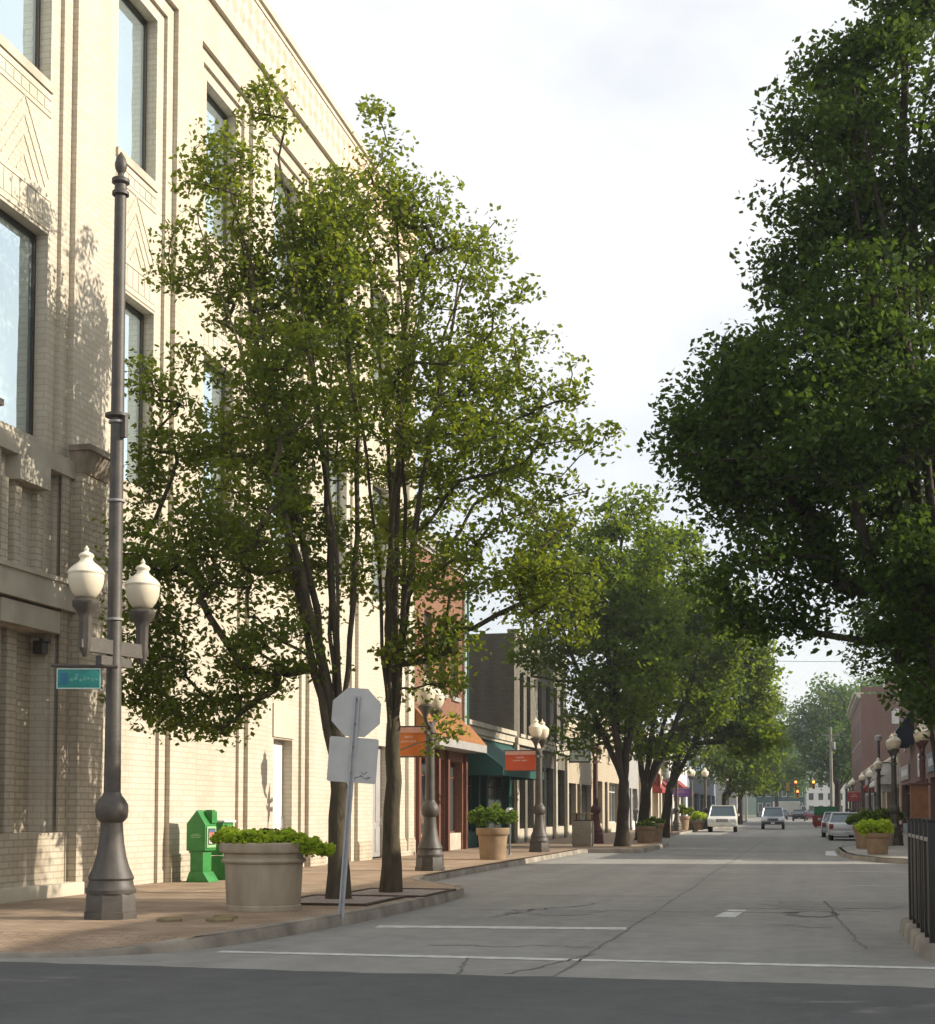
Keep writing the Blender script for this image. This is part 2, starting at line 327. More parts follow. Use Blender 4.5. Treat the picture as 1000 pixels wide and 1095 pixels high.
kerb('kerb', lp+lp2)
b = MB()
ring = [(x-.02, y+.02) for x, y, h in (lp+lp2)[2:]]
i0 = next(i for i, q in enumerate(ring) if q[1] > 15.4)
poly = [(x, y, SW) for x, y in ring[i0:]]+[(-24, 195, SW), (-24, 15.4, SW)]
b.add(poly, [tuple(range(len(poly)))])
ramp = [(x, y, z-.01) for (x, y), (_, _, z) in zip(ring[:i0], (lp+lp2)[2:])]
ramp = [(-60, 13.9, .03), (-30, 13.9, .03)]+ramp+[(ring[i0][0], ring[i0][1], SW), (-24, 15.4, SW), (-60, 15.4, SW)]
b.add(ramp, [tuple(range(len(ramp)))])
struct(b.build('pavement', 'paver', smooth=False))
rp = [(60, 13.9, .1), (8, 13.9, .1), (4, 13.95, .15), (2.3, 14.2, .15), (1.5, 15.0, .17), (1.12, 16.2, .18), (1.1, 18, .18), (1.1, 19.8, .18), (1.25, 20.6, .17), (2.0, 21.6, .16), (2.9, 22.6, .15), (3.1, 25, .15), (3.1, 35, .15), (3.1, 43.8, .15), (2.7, 44.3, .15), (1.9, 45.6, .15), (1.25, 48, .15), (.98, 51, .15), (.9, 57, .15), (1.1, 58.6, .15), (2.0, 60.3, .15), (3.0, 62, .15), (3.1, 70, .15), (3.1, 110, .15), (3.1, 195, .15)]
kerb('kerb', rp, side=-1)
b = MB(); poly = [(x+.02, y, SW) for x, y, h in rp[2:]]+[(40, 195, SW), (40, 13.95, SW)]; b.add(poly, [tuple(range(len(poly)))]); struct(b.build('pavement', 'concrete_slab', smooth=False))
# markings, cracks, patches (each a sheet 4 mm above the road)
def strip(b, pts, w, z=.004, jag=0.):
    vs = []; n = len(pts)
    for i, (x, y) in enumerate(pts):
        a, c = pts[max(i-1, 0)], pts[min(i+1, n-1)]; dx, dy = c[0]-a[0], c[1]-a[1]; L = math.hypot(dx, dy) or 1; nx, ny = -dy/L, dx/L
        ww = w*(1+random.uniform(-jag, jag))/2; vs += [(x+nx*ww, y+ny*ww, z), (x-nx*ww, y-ny*ww, z)]
    b.add(vs, [(2*i, 2*i+1, 2*i+3, 2*i+2) for i in range(n-1)])
def worn(name, x0, y0, x1, y1, w, m, n=40):
    b = MB(); strip(b, [(x0+(x1-x0)*i/n, y0+(y1-y0)*i/n) for i in range(n+1)], w, jag=.22); return struct(b.build(name, m, smooth=False))
worn('stop_line', -5.75, 18.95, -2.42, 19.38, .36, 'line_white')
worn('crosswalk_line', -6.45, 15.2, 3.2, 15.28, .20, 'line_white', 90)
worn('crosswalk_line', -3.4, 22.9, 1.0, 23.0, .14, 'line_worn', 50)
worn('crosswalk_line', -5.9, 22.6, -4.3, 22.75, .16, 'line_worn', 30)
b = MB(); b.add([(-1.42, 21.75, .004), (-1.12, 21.75, .004), (-1.02, 23.4, .004), (-1.3, 23.4, .004)], [(0, 1, 2, 3)]); struct(b.build('road_marking', 'line_white', smooth=False))
for yy, xa, xb in ((44.0, .9, 3.0), (38.6, .6, 3.0), (31.5, .75, 3.0)): worn('parking_line', xa, yy, xb, yy-.1, .11, 'line_white', 20)
worn('parking_line', -8.1, 37.5, -5.6, 37.4, .10, 'line_worn', 20); worn('parking_line', -8.1, 31.9, -5.9, 31.7, .12, 'line_worn', 20)
b = MB(); b.add([(.45, 52, .004), (.85, 51.4, .004), (.82, 57.5, .004), (.5, 57.5, .004)], [(0, 1, 2, 3)]); struct(b.build('road_marking', 'line_white', smooth=False))
def crack(x0, y0, x1, y1, w, n=60, wob=.12, m='tar'):
    b = MB(); pts = []; o = 0.
    for i in range(n+1):
        o = o*.8+random.gauss(0, wob*.5); t = i/n; pts.append((x0+(x1-x0)*t+o*(y1 != y0 and abs(y1-y0) > abs(x1-x0)), y0+(y1-y0)*t+o*(abs(y1-y0) <= abs(x1-x0))))
    strip(b, pts, w, jag=.5); struct(b.build('road_crack', m, smooth=False))
crack(-2.42, 13.7, -2.4, 120, .028, 260, .035); crack(-2.9, 13.8, -2.35, 15.9, .03, 40, .04); crack(-4.4, 16.5, -2.5, 16.8, .03, 30)
crack(-1.2, 23.9, 1.0, 23.6, .05, 40, .1); crack(.3, 24.2, 2.2, 24.0, .03, 60, .06); crack(-4.6, 21.0, -3.6, 24.5, .04, 40, .1); crack(-3.6, 15.2, -3.3, 13.7, .02, 30, .03)
crack(-.6, 20.5, .4, 20.2, .03, 30, .08); crack(.55, 17.2, .2, 26, .016, 160, .02); crack(-5.0, 26.5, .8, 26.8, .035, 70, .08); crack(-7.5, 36.2, 2.6, 36.5, .04, 70, .08)
def blob(name, cx, cy, rx, ry, m, z=.004, n=22, jag=.25):
    b = MB(); vs = [(cx+rx*cos(2*pi*k/n)*(1+random.uniform(-jag, jag)), cy+ry*sin(2*pi*k/n)*(1+random.uniform(-jag, jag)), z) for k in range(n)]
    b.add(vs, [tuple(range(n))]); return struct(b.build(name, m, smooth=False))
blob('pothole', .02, 22.75, .42, .75, 'tar'); blob('pothole_patch', .03, 22.7, .30, .5, 'patch_pale', .008)
blob('road_patch', .4, 25.1, 1.2, 1.0, 'asphalt_patch'); blob('road_patch', -3.9, 22.3, .7, .8, 'asphalt_patch'); blob('road_patch', -3.8, 51.0, 1.1, .9, 'asphalt_patch')
# valve lids by the planter
for x, y, r_, lb in ((-8.05, 17.35, .16, 'small round yellowish lid in the brick pavement left of the pair by the planter'), (-7.55, 18.0, .16, 'small yellowish lid nearest the foot of the big concrete planter'), (-7.42, 17.5, .18, 'small yellowish lid nearest the kerb below the big concrete planter')):
    t = MB(); t.lathe([(r_, 0), (r_, .03), (r_*.9, .045), (r_*.3, .05)], 18); o = t.build('valve_lid', 'drain_yellow'); o.location = (x, y, SW); tag(o, lb, 'lid', 'lids in the pavement')
# tree pits
for x, y, lb in ((-7.25, 21.8, 'pale gravel tree pit around the trunk behind the stop sign post'), (-6.95, 24.0, 'brown gravel tree pit around the second street tree from the corner')):
    o = thing('tree_pit', lb, 'tree pit', (x, y, SW), group='square tree pits in the pavement')
    t = MB(); t.add([(-.72, -1.0, .02), (.72, -1.0, .02), (.72, 1.0, .02), (-.72, 1.0, .02)], [(0, 1, 2, 3)]); t.build('gravel', 'pit_gravel', o, smooth=False)
    t = MB()
    for x0, y0, x1, y1 in ((-.8, -1.08, .8, -1.0), (-.8, 1.0, .8, 1.08), (-.8, -1.0, -.72, 1.0), (.72, -1.0, .8, 1.0)): t.box(x0, y0, 0, x1, y1, .035)
    t.build('edging', 'rust_iron', o)
# ------------------------------------------------------------------ buildings
def grid_wall(b, X, sgn, y0, y1, z0, z1, holes, m=0):
    """wall sheet in the plane x=X facing sgn, with rectangular openings (ya, yb, za, zb, depth) whose reveals are closed"""
    ys = sorted({y0, y1, *[h[0] for h in holes], *[h[1] for h in holes]}); zs = sorted({z0, z1, *[h[2] for h in holes], *[h[3] for h in holes]})
    ys = [y for y in ys if y0 <= y <= y1]; zs = [z for z in zs if z0 <= z <= z1]
    for i in range(len(ys)-1):
        for j in range(len(zs)-1):
            cy, cz = (ys[i]+ys[i+1])/2, (zs[j]+zs[j+1])/2
            if any(h[0] < cy < h[1] and h[2] < cz < h[3] for h in holes): continue
            b.add([(X, ys[i], zs[j]), (X, ys[i+1], zs[j]), (X, ys[i+1], zs[j+1]), (X, ys[i], zs[j+1])], [(0, 1, 2, 3)], m)
    for ya, yb, za, zb, d in holes:
        x2 = X-sgn*d
        b.add([(X, ya, za), (X, yb, za), (X, yb, zb), (X, ya, zb), (x2, ya, za), (x2, yb, za), (x2, yb, zb), (x2, ya, zb)], [(0, 1, 5, 4), (1, 2, 6, 5), (2, 3, 7, 6), (3, 0, 4, 7)], m)
def window(par, off, X, sgn, ya, yb, za, zb, fm='frame_bronze', gm='glass_upper', mull=(), trans=(), fw=.06, name='window'):
    """X = plane of the glass; frame stands 5 cm proud of it"""
    b = MB(off); x1 = X+sgn*.05; x0 = X-sgn*.06
    b.box(x0, ya, za, x1, ya+fw, zb); b.box(x0, yb-fw, za, x1, yb, zb); b.box(x0, ya+fw, za, x1, yb-fw, za+fw); b.box(x0, ya+fw, zb-fw, x1, yb-fw, zb)
    for f in mull: y = ya+(yb-ya)*f; b.box(x0, y-fw*.4, za+fw, x1-sgn*.01, y+fw*.4, zb-fw)
    for f in trans: z = za+(zb-za)*f; b.box(x0, ya+fw, z-fw*.4, x1-sgn*.013, yb-fw, z+fw*.4)
    fr = b.build(name, fm, par, smooth=False)
    g = MB(off); g.box(X-sgn*.02, ya+fw*.5, za+fw*.5, X, yb-fw*.5, zb-fw*.5); g.build('pane', gm, fr, smooth=False); return fr
# --- the cream department store
XF = -12.4; BY0, BY1, BH = 18.3, 44.9, 20.56
OFF = (XF, BY0, 0); store = thing('department_store', 'tall cream brick department store with stepped window bays and a patterned pink frieze', 'building', OFF)
CB = [21.12+4.1*k for k in range(6)]; SW0 = .15
b = MB(OFF)
bays = [(c-1.45, c+1.45, SW0-.2, 17.95, .10) for c in CB]
grid_wall(b, XF, 1, BY0, BY1, SW0-.2, BH, bays)
b.add([(XF, BY0, 0), (XF, BY0, BH), (XF-30, BY0, BH), (XF-30, BY0, 0), (XF, BY1, 0), (XF, BY1, BH), (XF-30, BY1, BH), (XF-30, BY1, 0)], [(0, 1, 2, 3), (4, 5, 6, 7), (1, 5, 6, 2), (3, 2, 6, 7)])
for k, c in enumerate(CB):
    ins = [(c-1.15, c+1.15, SW0-.2, 17.65, .07)]
    grid_wall(b, XF-.10, 1, c-1.45, c+1.45, SW0-.2, 17.95, ins)
    holes = [(c-.83, c+.83, 7.8, 11.4, .30), (c-.83, c+.83, 14.05, 17.4, .30)]
    if k == 0: holes.append((c-.68, c+1.0, 1.2, 4.55, .30))
    if k == 3: holes.append((33.42-.62, 33.42+.68, .15, 3.3, .32))
    if k == 5: holes.append((c-.7, c+.7, .15, 3.5, .25))
    grid_wall(b, XF-.17, 1, c-1.15, c+1.15, SW0-.2, 17.65, holes)
b.build('wall', 'cream_brick', store, smooth=False)
for k, c in enumerate(CB):
    for z0, z1 in ((7.8, 11.4), (14.05, 17.4)): window(store, OFF, XF-.44, 1, c-.83, c+.83, z0, z1)
b = MB(OFF); b.box(XF, BY0, 19.2, XF+.05, BY1, 20.36); b.build('frieze', 'frieze', store, smooth=False)
b = MB(OFF); b.box(XF, BY0-.05, 19.02, XF+.11, BY1+.02, 19.2); b.box(XF, BY0-.05, 20.36, XF+.08, BY1+.02, 20.44); b.box(XF-.4, BY0-.1, 20.56, XF+.10, BY1+.03, 20.74); b.box(XF, BY0-.05, 20.44, XF+.03, BY1+.02, 20.56); b.build('cornice', 'cream_stone', store)
for c in CB:                                     # sills, banded lintels and the chevron panels between the storeys
    each('sill', 'stone', store, OFF, [(XF-.42, c-.86, z, XF-.12, c+.86, z+.17) for z in (7.62, 13.87)])
    b = MB(OFF); x0, x1 = XF-.17, XF-.155
    for z0, z1 in ((11.46, 11.56), (11.98, 12.06), (13.44, 13.52), (13.74, 13.86)): b.box(x0, c-.86, z0, x1, c+.86, z1)
    for zz in (11.58, 13.54):
        for q in range(7): y = c-.84+q*.245; b.box(x0, y, zz, x1-.004, y+.215, zz+(.38 if zz < 12 else .18))
    for q in range(4):                           # chevrons
        for s in (-1, 1):
            zt = 13.36-q*.34; n = 7
            for j in range(n):
                y = c+s*(.06+j*.115); z = zt-j*.155
                if z > 12.1: b.prism([(y-.05, z+.02+s*.068), (y-.05, z-.015+s*.068), (y+.05, z-.015-s*.068), (y+.05, z+.02-s*.068)], 'x', x0, x1)
    b.build('spandrel_panel', 'cream_stone', store, smooth=False)
for a, e in [(23.72, CB[1]-1.45)]+[(CB[k]+1.45, CB[k+1]-1.45) for k in range(1, 5)]+[(CB[5]+1.45, BY1)]: b = MB(OFF); b.box(XF, a, .1, XF+.055, e, .62); b.box(XF, a, .62, XF+.03, e, .70); b.build('plinth', 'cream_brick_low', store, smooth=False)
# corner portal in the nearest bay
c = CB[0]; each('portal_pilaster', 'cream_brick_low', store, OFF, [(XF-.02, 22.62, .1, XF+.17, 23.52, 7.45), (XF-.02, 18.6, .1, XF+.17, 19.6, 7.45), (XF-.02, 19.72, 1.2, XF+.02, 20.30, 7.4), (XF-.02, 22.26, 1.2, XF+.02, 22.5, 7.4)], smooth=False)
for y0, y1 in ((22.5, 23.66), (18.5, 19.7)): b = MB(OFF); b.frust(7.42, (XF-.02, y0+.1, XF+.20, y1-.1), 7.78, (XF-.02, y0, XF+.36, y1)); b.box(XF-.02, y0-.03, 7.78, XF+.40, y1+.03, 7.88); b.build('pilaster_cap', 'weathered_cap', store)
b = MB(OFF)
b.box(XF-.17, 19.7, 4.98, XF+.10, 22.62, 5.42); b.box(XF-.17, 19.7, 5.42, XF+.14, 22.62, 5.5); b.box(XF-.17, 20.35, 4.56, XF+.04, 22.2, 4.93); b.box(XF-.17, 19.7, 7.3, XF+.06, 22.62, 7.6)
b.box(XF-.17, 20.75, 6.9, XF+.10, 21.7, 7.3); b.build('portal_band', 'stone', store)
b = MB(OFF)
for y in (20.45, 20.85, 21.55): b.box(XF-.17, y, 5.5, XF-.06, y+.22, 6.9)
for y in (20.62, 21.1): b.box(XF-.47, y, 1.2, XF-.30, y+.3, 4.55)
b.box(XF-.47, 20.44, 1.2, XF-.465, 22.12, 4.55); b.build('niche_fluting', 'cream_brick_low', store, smooth=False)
b = MB(OFF); b.box(XF-.17, 19.7, .1, XF+.12, 22.3, 1.2); b.build('portal_base', 'cream_brick_low', store, smooth=False)
b = MB(OFF); b.box(XF-.1, 19.6, .1, XF+.34, 22.62, .36); b.build('portal_step', 'cream_stone', store, bevel=.015)
b = MB(OFF); b.box(XF-.3, 21.9, 4.2, XF-.12, 22.08, 4.42); b.box(XF-.16, 21.86, 4.40, XF-.08, 22.12, 4.45); b.build('wall_light', 'frame_bronze', store)
def door(par, off, X, sgn, ya, yb, z0, z1, m, leaf=1, glassy=False):
    b = MB(off); b.box(X-sgn*.06, ya, z0, X, yb, z1)
    for q in range(leaf):
        a = ya+(yb-ya)*q/leaf; e = ya+(yb-ya)*(q+1)/leaf
        if not glassy:
            for za, zb in ((z0+.15, z0+.85), (z0+1.05, z1-.2)): b.box(X, a+.14, za, X+sgn*.018, e-.14, zb)
    d = b.build('door', m, par, bevel=.008)
    if glassy:
        b = MB(off)
        for q in range(leaf):
            a = ya+(yb-ya)*q/leaf; e = ya+(yb-ya)*(q+1)/leaf; b.box(X, a+.1, z0+.2, X+sgn*.012, e-.1, z1-.12)
        b.build('pane', 'glass_shop', d, smooth=False)
    b = MB(off); b.tube([(X+sgn*.05, yb-.12, z0+.95), (X+sgn*.05, yb-.12, z0+1.2)], .014); b.tube([(X, yb-.12, z0+.95), (X+sgn*.05, yb-.12, z0+.95)], .012); b.tube([(X, yb-.12, z0+1.2), (X+sgn*.05, yb-.12, z0+1.2)], .012); b.build('handle', 'galv', d)
door(store, OFF, XF-.42, 1, 33.42-.62, 33.42+.68, .17, 3.3, 'white_paint')
b = MB(OFF); b.box(XF-.17, 32.72, 3.34, XF-.13, 34.14, 4.15); b.build('transom_panel', 'cream_stone', store)
door(store, OFF, XF-.35, 1, CB[5]-.7, CB[5]+.7, .17, 3.5, 'grey_paint', 2)
b = MB(OFF); b.tube([(XF+.07, 43.9, .3), (XF+.07, 43.9, 19.0)], .05, 8); b.build('drainpipe', 'stone', store)
# --- generic street-front building
def shop(name, label, sgn, X, y0, y1, H, wm, ups=(), upz=(), front=None, trim='stone', depth=14, cor=.25, cat='building', win='frame_bronze', roofm='trim_dark', side_m=None):
    off = (X, (y0+y1)/2, 0); t = thing(name, label, cat, off); b = MB(off); holes = []
    for f in ups:
        for za, zb in upz: w = f[1]; holes.append((f[0]-w/2, f[0]+w/2, za, zb, .2))
    fr = front or {}
    for f in fr.get('open', ()): holes.append((f[0], f[1], .15, fr['h'], .35))
    grid_wall(b, X, sgn, y0, y1, -.05, H, holes)
    xb = X-sgn*depth
    b.add([(X, y0, 0), (X, y0, H), (xb, y0, H), (xb, y0, 0), (X, y1, 0), (X, y1, H), (xb, y1, H), (xb, y1, 0)], [(0, 1, 2, 3), (4, 5, 6, 7), (3, 2, 6, 7)]); b.build('wall', wm, t, smooth=False)
    b = MB(off); b.add([(X-sgn*.02, y0+.02, H-.3), (X-sgn*.02, y1-.02, H-.3), (xb, y1-.02, H-.3), (xb, y0+.02, H-.3)], [(0, 1, 2, 3)]); b.build('roof', roofm, t, smooth=False)
    if cor:
        b = MB(off); b.box(X-sgn*.3, y0+.01, H, X+sgn*cor, y1-.01, H+.18); b.box(X+sgn*.002, y0+.01, H-.28, X+sgn*cor*.6, y1-.01, H); b.box(X+sgn*.002, y0+.01, H-.40, X+sgn*cor*.3, y1-.01, H-.28); b.build('cornice', trim, t)
    for f in ups:
        for za, zb in upz:
            w = window(t, off, X-sgn*.17, sgn, f[0]-f[1]/2, f[0]+f[1]/2, za, zb, win, 'glass_shop', trans=(.5,))
            s = MB(off); s.box(X-sgn*.1, f[0]-f[1]/2-.08, za-.14, X+sgn*.08, f[0]+f[1]/2+.08, za); s.build('sill', trim, w)
    for f in fr.get('open', ()):
        if len(f) > 2 and f[2] == 'door':
            door(t, off, X-sgn*.33, sgn, f[0], f[1], .17, min(fr['h'], 2.5), f[3] if len(f) > 3 else 'frame_bronze', 1, True)
            if fr['h'] > 2.55: window(t, off, X-sgn*.33, sgn, f[0], f[1], 2.5, fr['h'], fr.get('fm', win), 'glass_shop')
        else:
            n = max(1, round((f[1]-f[0])/1.6))
            window(t, off, X-sgn*.33, sgn, f[0], f[1], .75, fr['h'], fr.get('fm', win), 'glass_shop', mull=[(k+1)/n for k in range(n-1)], trans=(.78,))
            s = MB(off); s.box(X-sgn*.36, f[0], .1, X-sgn*.05, f[1], .75); s.build('stall_riser', fr.get('rm', trim), t)
    return t, off
def awning(t, off, X, sgn, y0, y1, zt, zb, d, m, val=.28, sides=True):
    b = MB(off); x1 = X+sgn*d; x0 = X+sgn*.01; th = .03
    b.add([(x0, y0, zt), (x0, y1, zt), (x1, y1, zb), (x1, y0, zb), (x0, y0, zt-th), (x0, y1, zt-th), (x1, y1, zb-th), (x1, y0, zb-th)], [(0, 1, 2, 3), (7, 6, 5, 4), (0, 3, 7, 4), (1, 5, 6, 2)])
    b.box(x1-sgn*.02, y0, zb-val, x1+sgn*.003, y1, zb-.001)
    if sides:
        for y in (y0, y1): b.prism([(x0, zt-.04), (x1-sgn*.03, zb-.04), (x1-sgn*.03, zb-val), (x0, zb-val)], 'y', y-.012, y+.012)
    b.build('awning', m, t, smooth=False)
def fascia(t, off, X, sgn, y0, y1, z0, z1, m, marks=None, name='shop_sign', mm='white_paint'):
    b = MB(off); b.box(X+sgn*.003, y0, z0, X+sgn*.09, y1, z1); o = b.build(name, m, t, bevel=.01)
    if marks:
        b = MB(off); L = y1-y0
        for k in range(marks):
            y = y0+L*(.15+.7*k/marks); b.box(X+sgn*.09, y, z0+(z1-z0)*.3, X+sgn*.097, y+L*.7/marks*.6, z1-(z1-z0)*.3)
        b.build('lettering', mm, o, smooth=False)
# orange brick shop, Y 45-52
t, off = shop('brick_shop', 'orange brick shop with orange shingled canopy beside the cream store', 1, XF, 44.95, 52.0, 10.6, 'orange_brick', [(46.6, 1.0), (48.5, 1.0), (50.4, 1.0)], [(5.6, 8.2)], {'h': 3.3, 'open': [(45.5, 47.6), (47.9, 48.9, 'door', 'wood_red'), (49.2, 51.5)], 'fm': 'wood_red', 'rm': 'stone'}, 'grey_paint')
awning(t, off, XF, 1, 45.0, 52.0, 4.85, 3.95, .80, 'awning_orange', .02)
b = MB(off); b.box(XF, 45.0, 3.66, XF+.81, 52.0, 3.93); b.build('canopy_fascia', 'grey_paint', t)
each('pilaster', 'wood_red', t, off, [(XF, y-.12, .15, XF+.12, y+.12, 3.62) for y in (45.2, 47.75, 49.05, 51.75)])
b = MB(off); b.box(XF+.002, 51.62, 3.95, XF+.14, 51.98, 9.8); b.tube([(XF+.10, 51.5, 4.2), (XF+.10, 51.5, 10.2)], .055, 8, 1); b.build('corner_trim', ['dark_green_paint', 'faded_white'], t)
# green awning shop, Y 52-61, one storey
t, off = shop('green_shop', 'low dark green shopfront under a sloping green awning', 1, XF-.1, 52.02, 60.9, 4.75, 'dark_green_paint', (), (), {'h': 3.0, 'open': [(52.5, 54.6), (54.9, 56.0, 'door', 'dark_green_paint'), (56.3, 60.4)], 'fm': 'dark_green_paint', 'rm': 'dark_green_paint'}, 'stone')
awning(t, off, XF-.1, 1, 52.3, 60.7, 4.3, 3.15, 1.45, 'awning_green', .3)
b = MB(off); b.box(XF+.6, 55.4, .15, XF+.64, 56.1, .75); b.box(XF+.58, 55.46, .45, XF+.6, 56.04, .7, 1); b.box(XF+.645, 55.46, .25, XF+.65, 56.04, .7, 1); b.build('sandwich_board', ['galv_dark', 'white_paint'], t)
# grey brick building, Y 61-75
t, off = shop('grey_brick_building', 'two storey grey brick building with tall narrow windows and darkly mottled front', 1, XF+.02, 60.95, 74.6, 9.2, 'grey_brick', [(62.6, .9), (64.2, .9), (67.0, 1.0), (69.2, 1.0), (71.2, 1.0), (73.2, 1.0)], [(4.9, 7.6)], {'h': 3.6, 'open': [(61.8, 63.4), (63.9, 65.4), (66.4, 68.0, 'door'), (68.5, 70.6), (71.2, 74.0)], 'rm': 'stone'}, 'stone', cor=.12)
each('stone_pier', 'stone', t, off, [(XF+.022, y-.2, .1, XF+.15, y+.2, 4.4) for y in (61.2, 65.9, 70.9, 74.3)]); each('stone_band', 'stone', t, off, [(XF+.022, 61.0, 4.4, XF+.19, 74.55, 4.68)])
# cream shop with box sign, Y 74.6-92
t, off = shop('cream_shop', 'low cream painted shop with a square box sign hung over its front', 1, XF, 74.65, 84, 6.2, 'buff_brick', (), (), {'h': 3.0, 'open': [(75.2, 77.8), (78.2, 79.3, 'door', 'bin_red'), (79.8, 83.4)]}, 'cream_stone')
b = MB(off); b.box(XF, 75.1, 4.05, XF+1.15, 75.55, 5.35); sg = b.build('projecting_sign', 'trim_dark', t, bevel=.02)
b = MB(off); b.box(XF+.12, 75.08, 4.12, XF+1.1, 75.097, 5.28); b.build('sign_face', 'faded_white', sg, smooth=False)
b = MB(off)
for i in range(3): b.box(XF+.25+.05*i, 75.066, 5.0-.33*i, XF+.98-.09*i, 75.079, 5.12-.33*i)
b.build('lettering', 'galv_dark', sg, smooth=False)
t, off = shop('buff_shop', 'plain buff brick shop with white framed tall doors', 1, XF, 84.05, 97, 7.2, 'buff_brick', [(87, 1.1), (91, 1.1), (94.5, 1.1)], [(4.6, 6.2)], {'h': 3.3, 'open': [(85, 88), (89, 90.3, 'door'), (91, 95.8)], 'fm': 'white_paint'}, 'stone', win='white_paint')
t, off = shop('grey_gable_shop', 'narrow pale grey shop with a peaked white parapet', 1, XF, 97.05, 107, 5.6, 'grey_paint', (), (), {'h': 3.1, 'open': [(98, 101), (101.5, 102.6, 'door'), (103.2, 106.2)], 'fm': 'white_paint'}, 'white_paint', cor=0)
b = MB(off); b.prism([(97.1, 5.6), (106.9, 5.6), (102, 7.6)], 'x', XF-.2, XF+.08); b.build('gable', 'white_paint', t, smooth=False)
t, off = shop('stone_column_building', 'beige stone bank building with square columns and red awnings', 1, XF, 107.05, 128, 7.4, 'buff_brick', [(111, 1.4), (116, 1.4), (121, 1.4), (125.5, 1.4)], [(4.8, 6.4)], {'h': 3.4, 'open': [(108.5, 112.2), (113.4, 117.4), (118.6, 119.8, 'door'), (121, 126.8)]}, 'cream_stone', cor=.4)
for y in (107.6, 112.8, 118, 120.4, 127.4): b = MB(off); b.box(XF, y-.35, .1, XF+.35, y+.35, 4.1); b.box(XF, y-.42, 4.1, XF+.42, y+.42, 4.35); b.build('column', 'cream_stone', t)
awning(t, off, XF, 1, 113.3, 117.5, 4.2, 3.2, 1.1, 'awning_red'); awning(t, off, XF, 1, 121, 126.9, 4.2, 3.2, 1.1, 'awning_red')
t, off = shop('white_shop', 'whitewashed two storey shop with a dark red awning in the far left row', 1, XF, 128.05, 150, 9.0, 'white_paint', [(131, 1.2), (135, 1.2), (139, 1.2), (143, 1.2), (147, 1.2)], [(5.2, 7.2)], {'h': 3.2, 'open': [(129.5, 134), (135.5, 141), (142, 148.5)]}, 'grey_paint'); awning(t, off, XF, 1, 135, 141.5, 4.4, 3.3, 1.3, 'awning_red')
t, off = shop('blue_grey_building', 'blue grey fronted building at the far end of the left row', 1, XF, 150.05, 195, 10.5, 'blue_grey', [(153+4*k, 1.5) for k in range(10)], [(5.2, 7.6)], {'h': 3.4, 'open': [(151, 157), (159, 166), (168, 176), (178, 186), (188, 194)]}, 'grey_paint')
# --- right side of the street
XR = 5.5
t, off = shop('road_shade_shop', 'unseen red brick shop added off the right of the frame to shade the near road', -1, 7.4, 15.9, 45.3, 7.4, 'red_brick', (), (), {'h': 2.9, 'open': [(19, 24), (26, 31), (33, 34.2, 'door'), (36, 43)]})  # added out of view; height and near end set so its shadow covers the road
t, off = shop('road_shade_shop_far', 'unseen buff brick shop added off the right of the frame to shade the road farther on', -1, 6.8, 49.5, 62.0, 6.2, 'buff_brick', (), (), {'h': 2.9, 'open': [(51, 54), (55, 56.2, 'door'), (57.5, 61)]})  # also added unseen for road shade; gap before it lets a sunlit strip through
t, off = shop('red_brick_shop', 'two storey red brick shop with black dormer awning above pale shop signs', -1, XR, 64.0, 96.0, 8.6, 'red_brick', [(70, 1.2), (75, 1.2), (80, 1.2), (85, 1.2), (90, 1.2)], [(5.2, 7.0)], {'h': 3.1, 'open': [(65.5, 72), (73.5, 74.8, 'door'), (76, 82), (84, 85.2, 'door'), (86.5, 94.5)], 'rm': 'blue_grey'}, 'stone', cor=.3)
awning(t, off, XR, -1, 82.5, 86.5, 7.2, 5.4, 1.3, 'awning_black'); fascia(t, off, XR, -1, 66, 73, 3.35, 4.25, 'blue_grey', 6); fascia(t, off, XR, -1, 76, 79, 3.3, 4.5, 'white_paint', 4, mm='blue_grey'); fascia(t, off, XR, -1, 86.5, 94, 3.35, 4.2, 'grey_paint', 6)
t, off = shop('pale_shop', 'low pale rendered shop with long white awning along the right pavement', -1, XR, 96.05, 128, 5.0, 'buff_brick', (), (), {'h': 3.0, 'open': [(97.5, 103), (104.5, 105.8, 'door'), (107, 113), (115, 121), (122.5, 127)]}, 'cream_stone')
awning(t, off, XR, -1, 97, 113.5, 4.5, 3.5, 1.3, 'awning_white'); fascia(t, off, XR, -1, 115, 121, 3.3, 4.1, 'awning_red', 5)
b = MB(off); b.box(XR-1.5, 98.0, 2.75, XR-.1, 98.1, 4.7); sg = b.build('hanging_sign', 'awning_white', t, bevel=.01); b = MB(off); b.box(XR-1.3, 97.98, 3.2, XR-.3, 97.997, 3.85); b.box(XR-1.5, 97.98, 4.6, XR-.1, 97.997, 4.68); b.build('sign_panel', 'dark_green_paint', sg, smooth=False)
b = MB(off)
for q in range(2): b.box(XR-1.18, 97.966, 3.34+.22*q, XR-.42, 97.979, 3.42+.22*q)
b.build('lettering', 'faded_white', sg, smooth=False)
t, off = shop('grey_shop', 'low grey shop further along the right pavement with red awning', -1, XR, 128.05, 157.8, 5.4, 'grey_paint', (), (), {'h': 3.0, 'open': [(129.5, 136), (138, 145), (147, 156)]}, 'stone'); awning(t, off, XR, -1, 129, 137, 4.4, 3.4, 1.2, 'awning_red')
t, off = shop('tall_red_building', 'tall red brick building whose blank side wall faces down the street', -1, XR-.3, 158, 196, 13.8, 'red_brick', [(162+5*k, 1.4) for k in range(7)], [(5.0, 7.4), (9, 11.4)], {'h': 3.4, 'open': [(160, 166), (168, 175), (178, 185), (187, 194)]}, 'cream_stone', depth=24, cor=.7)
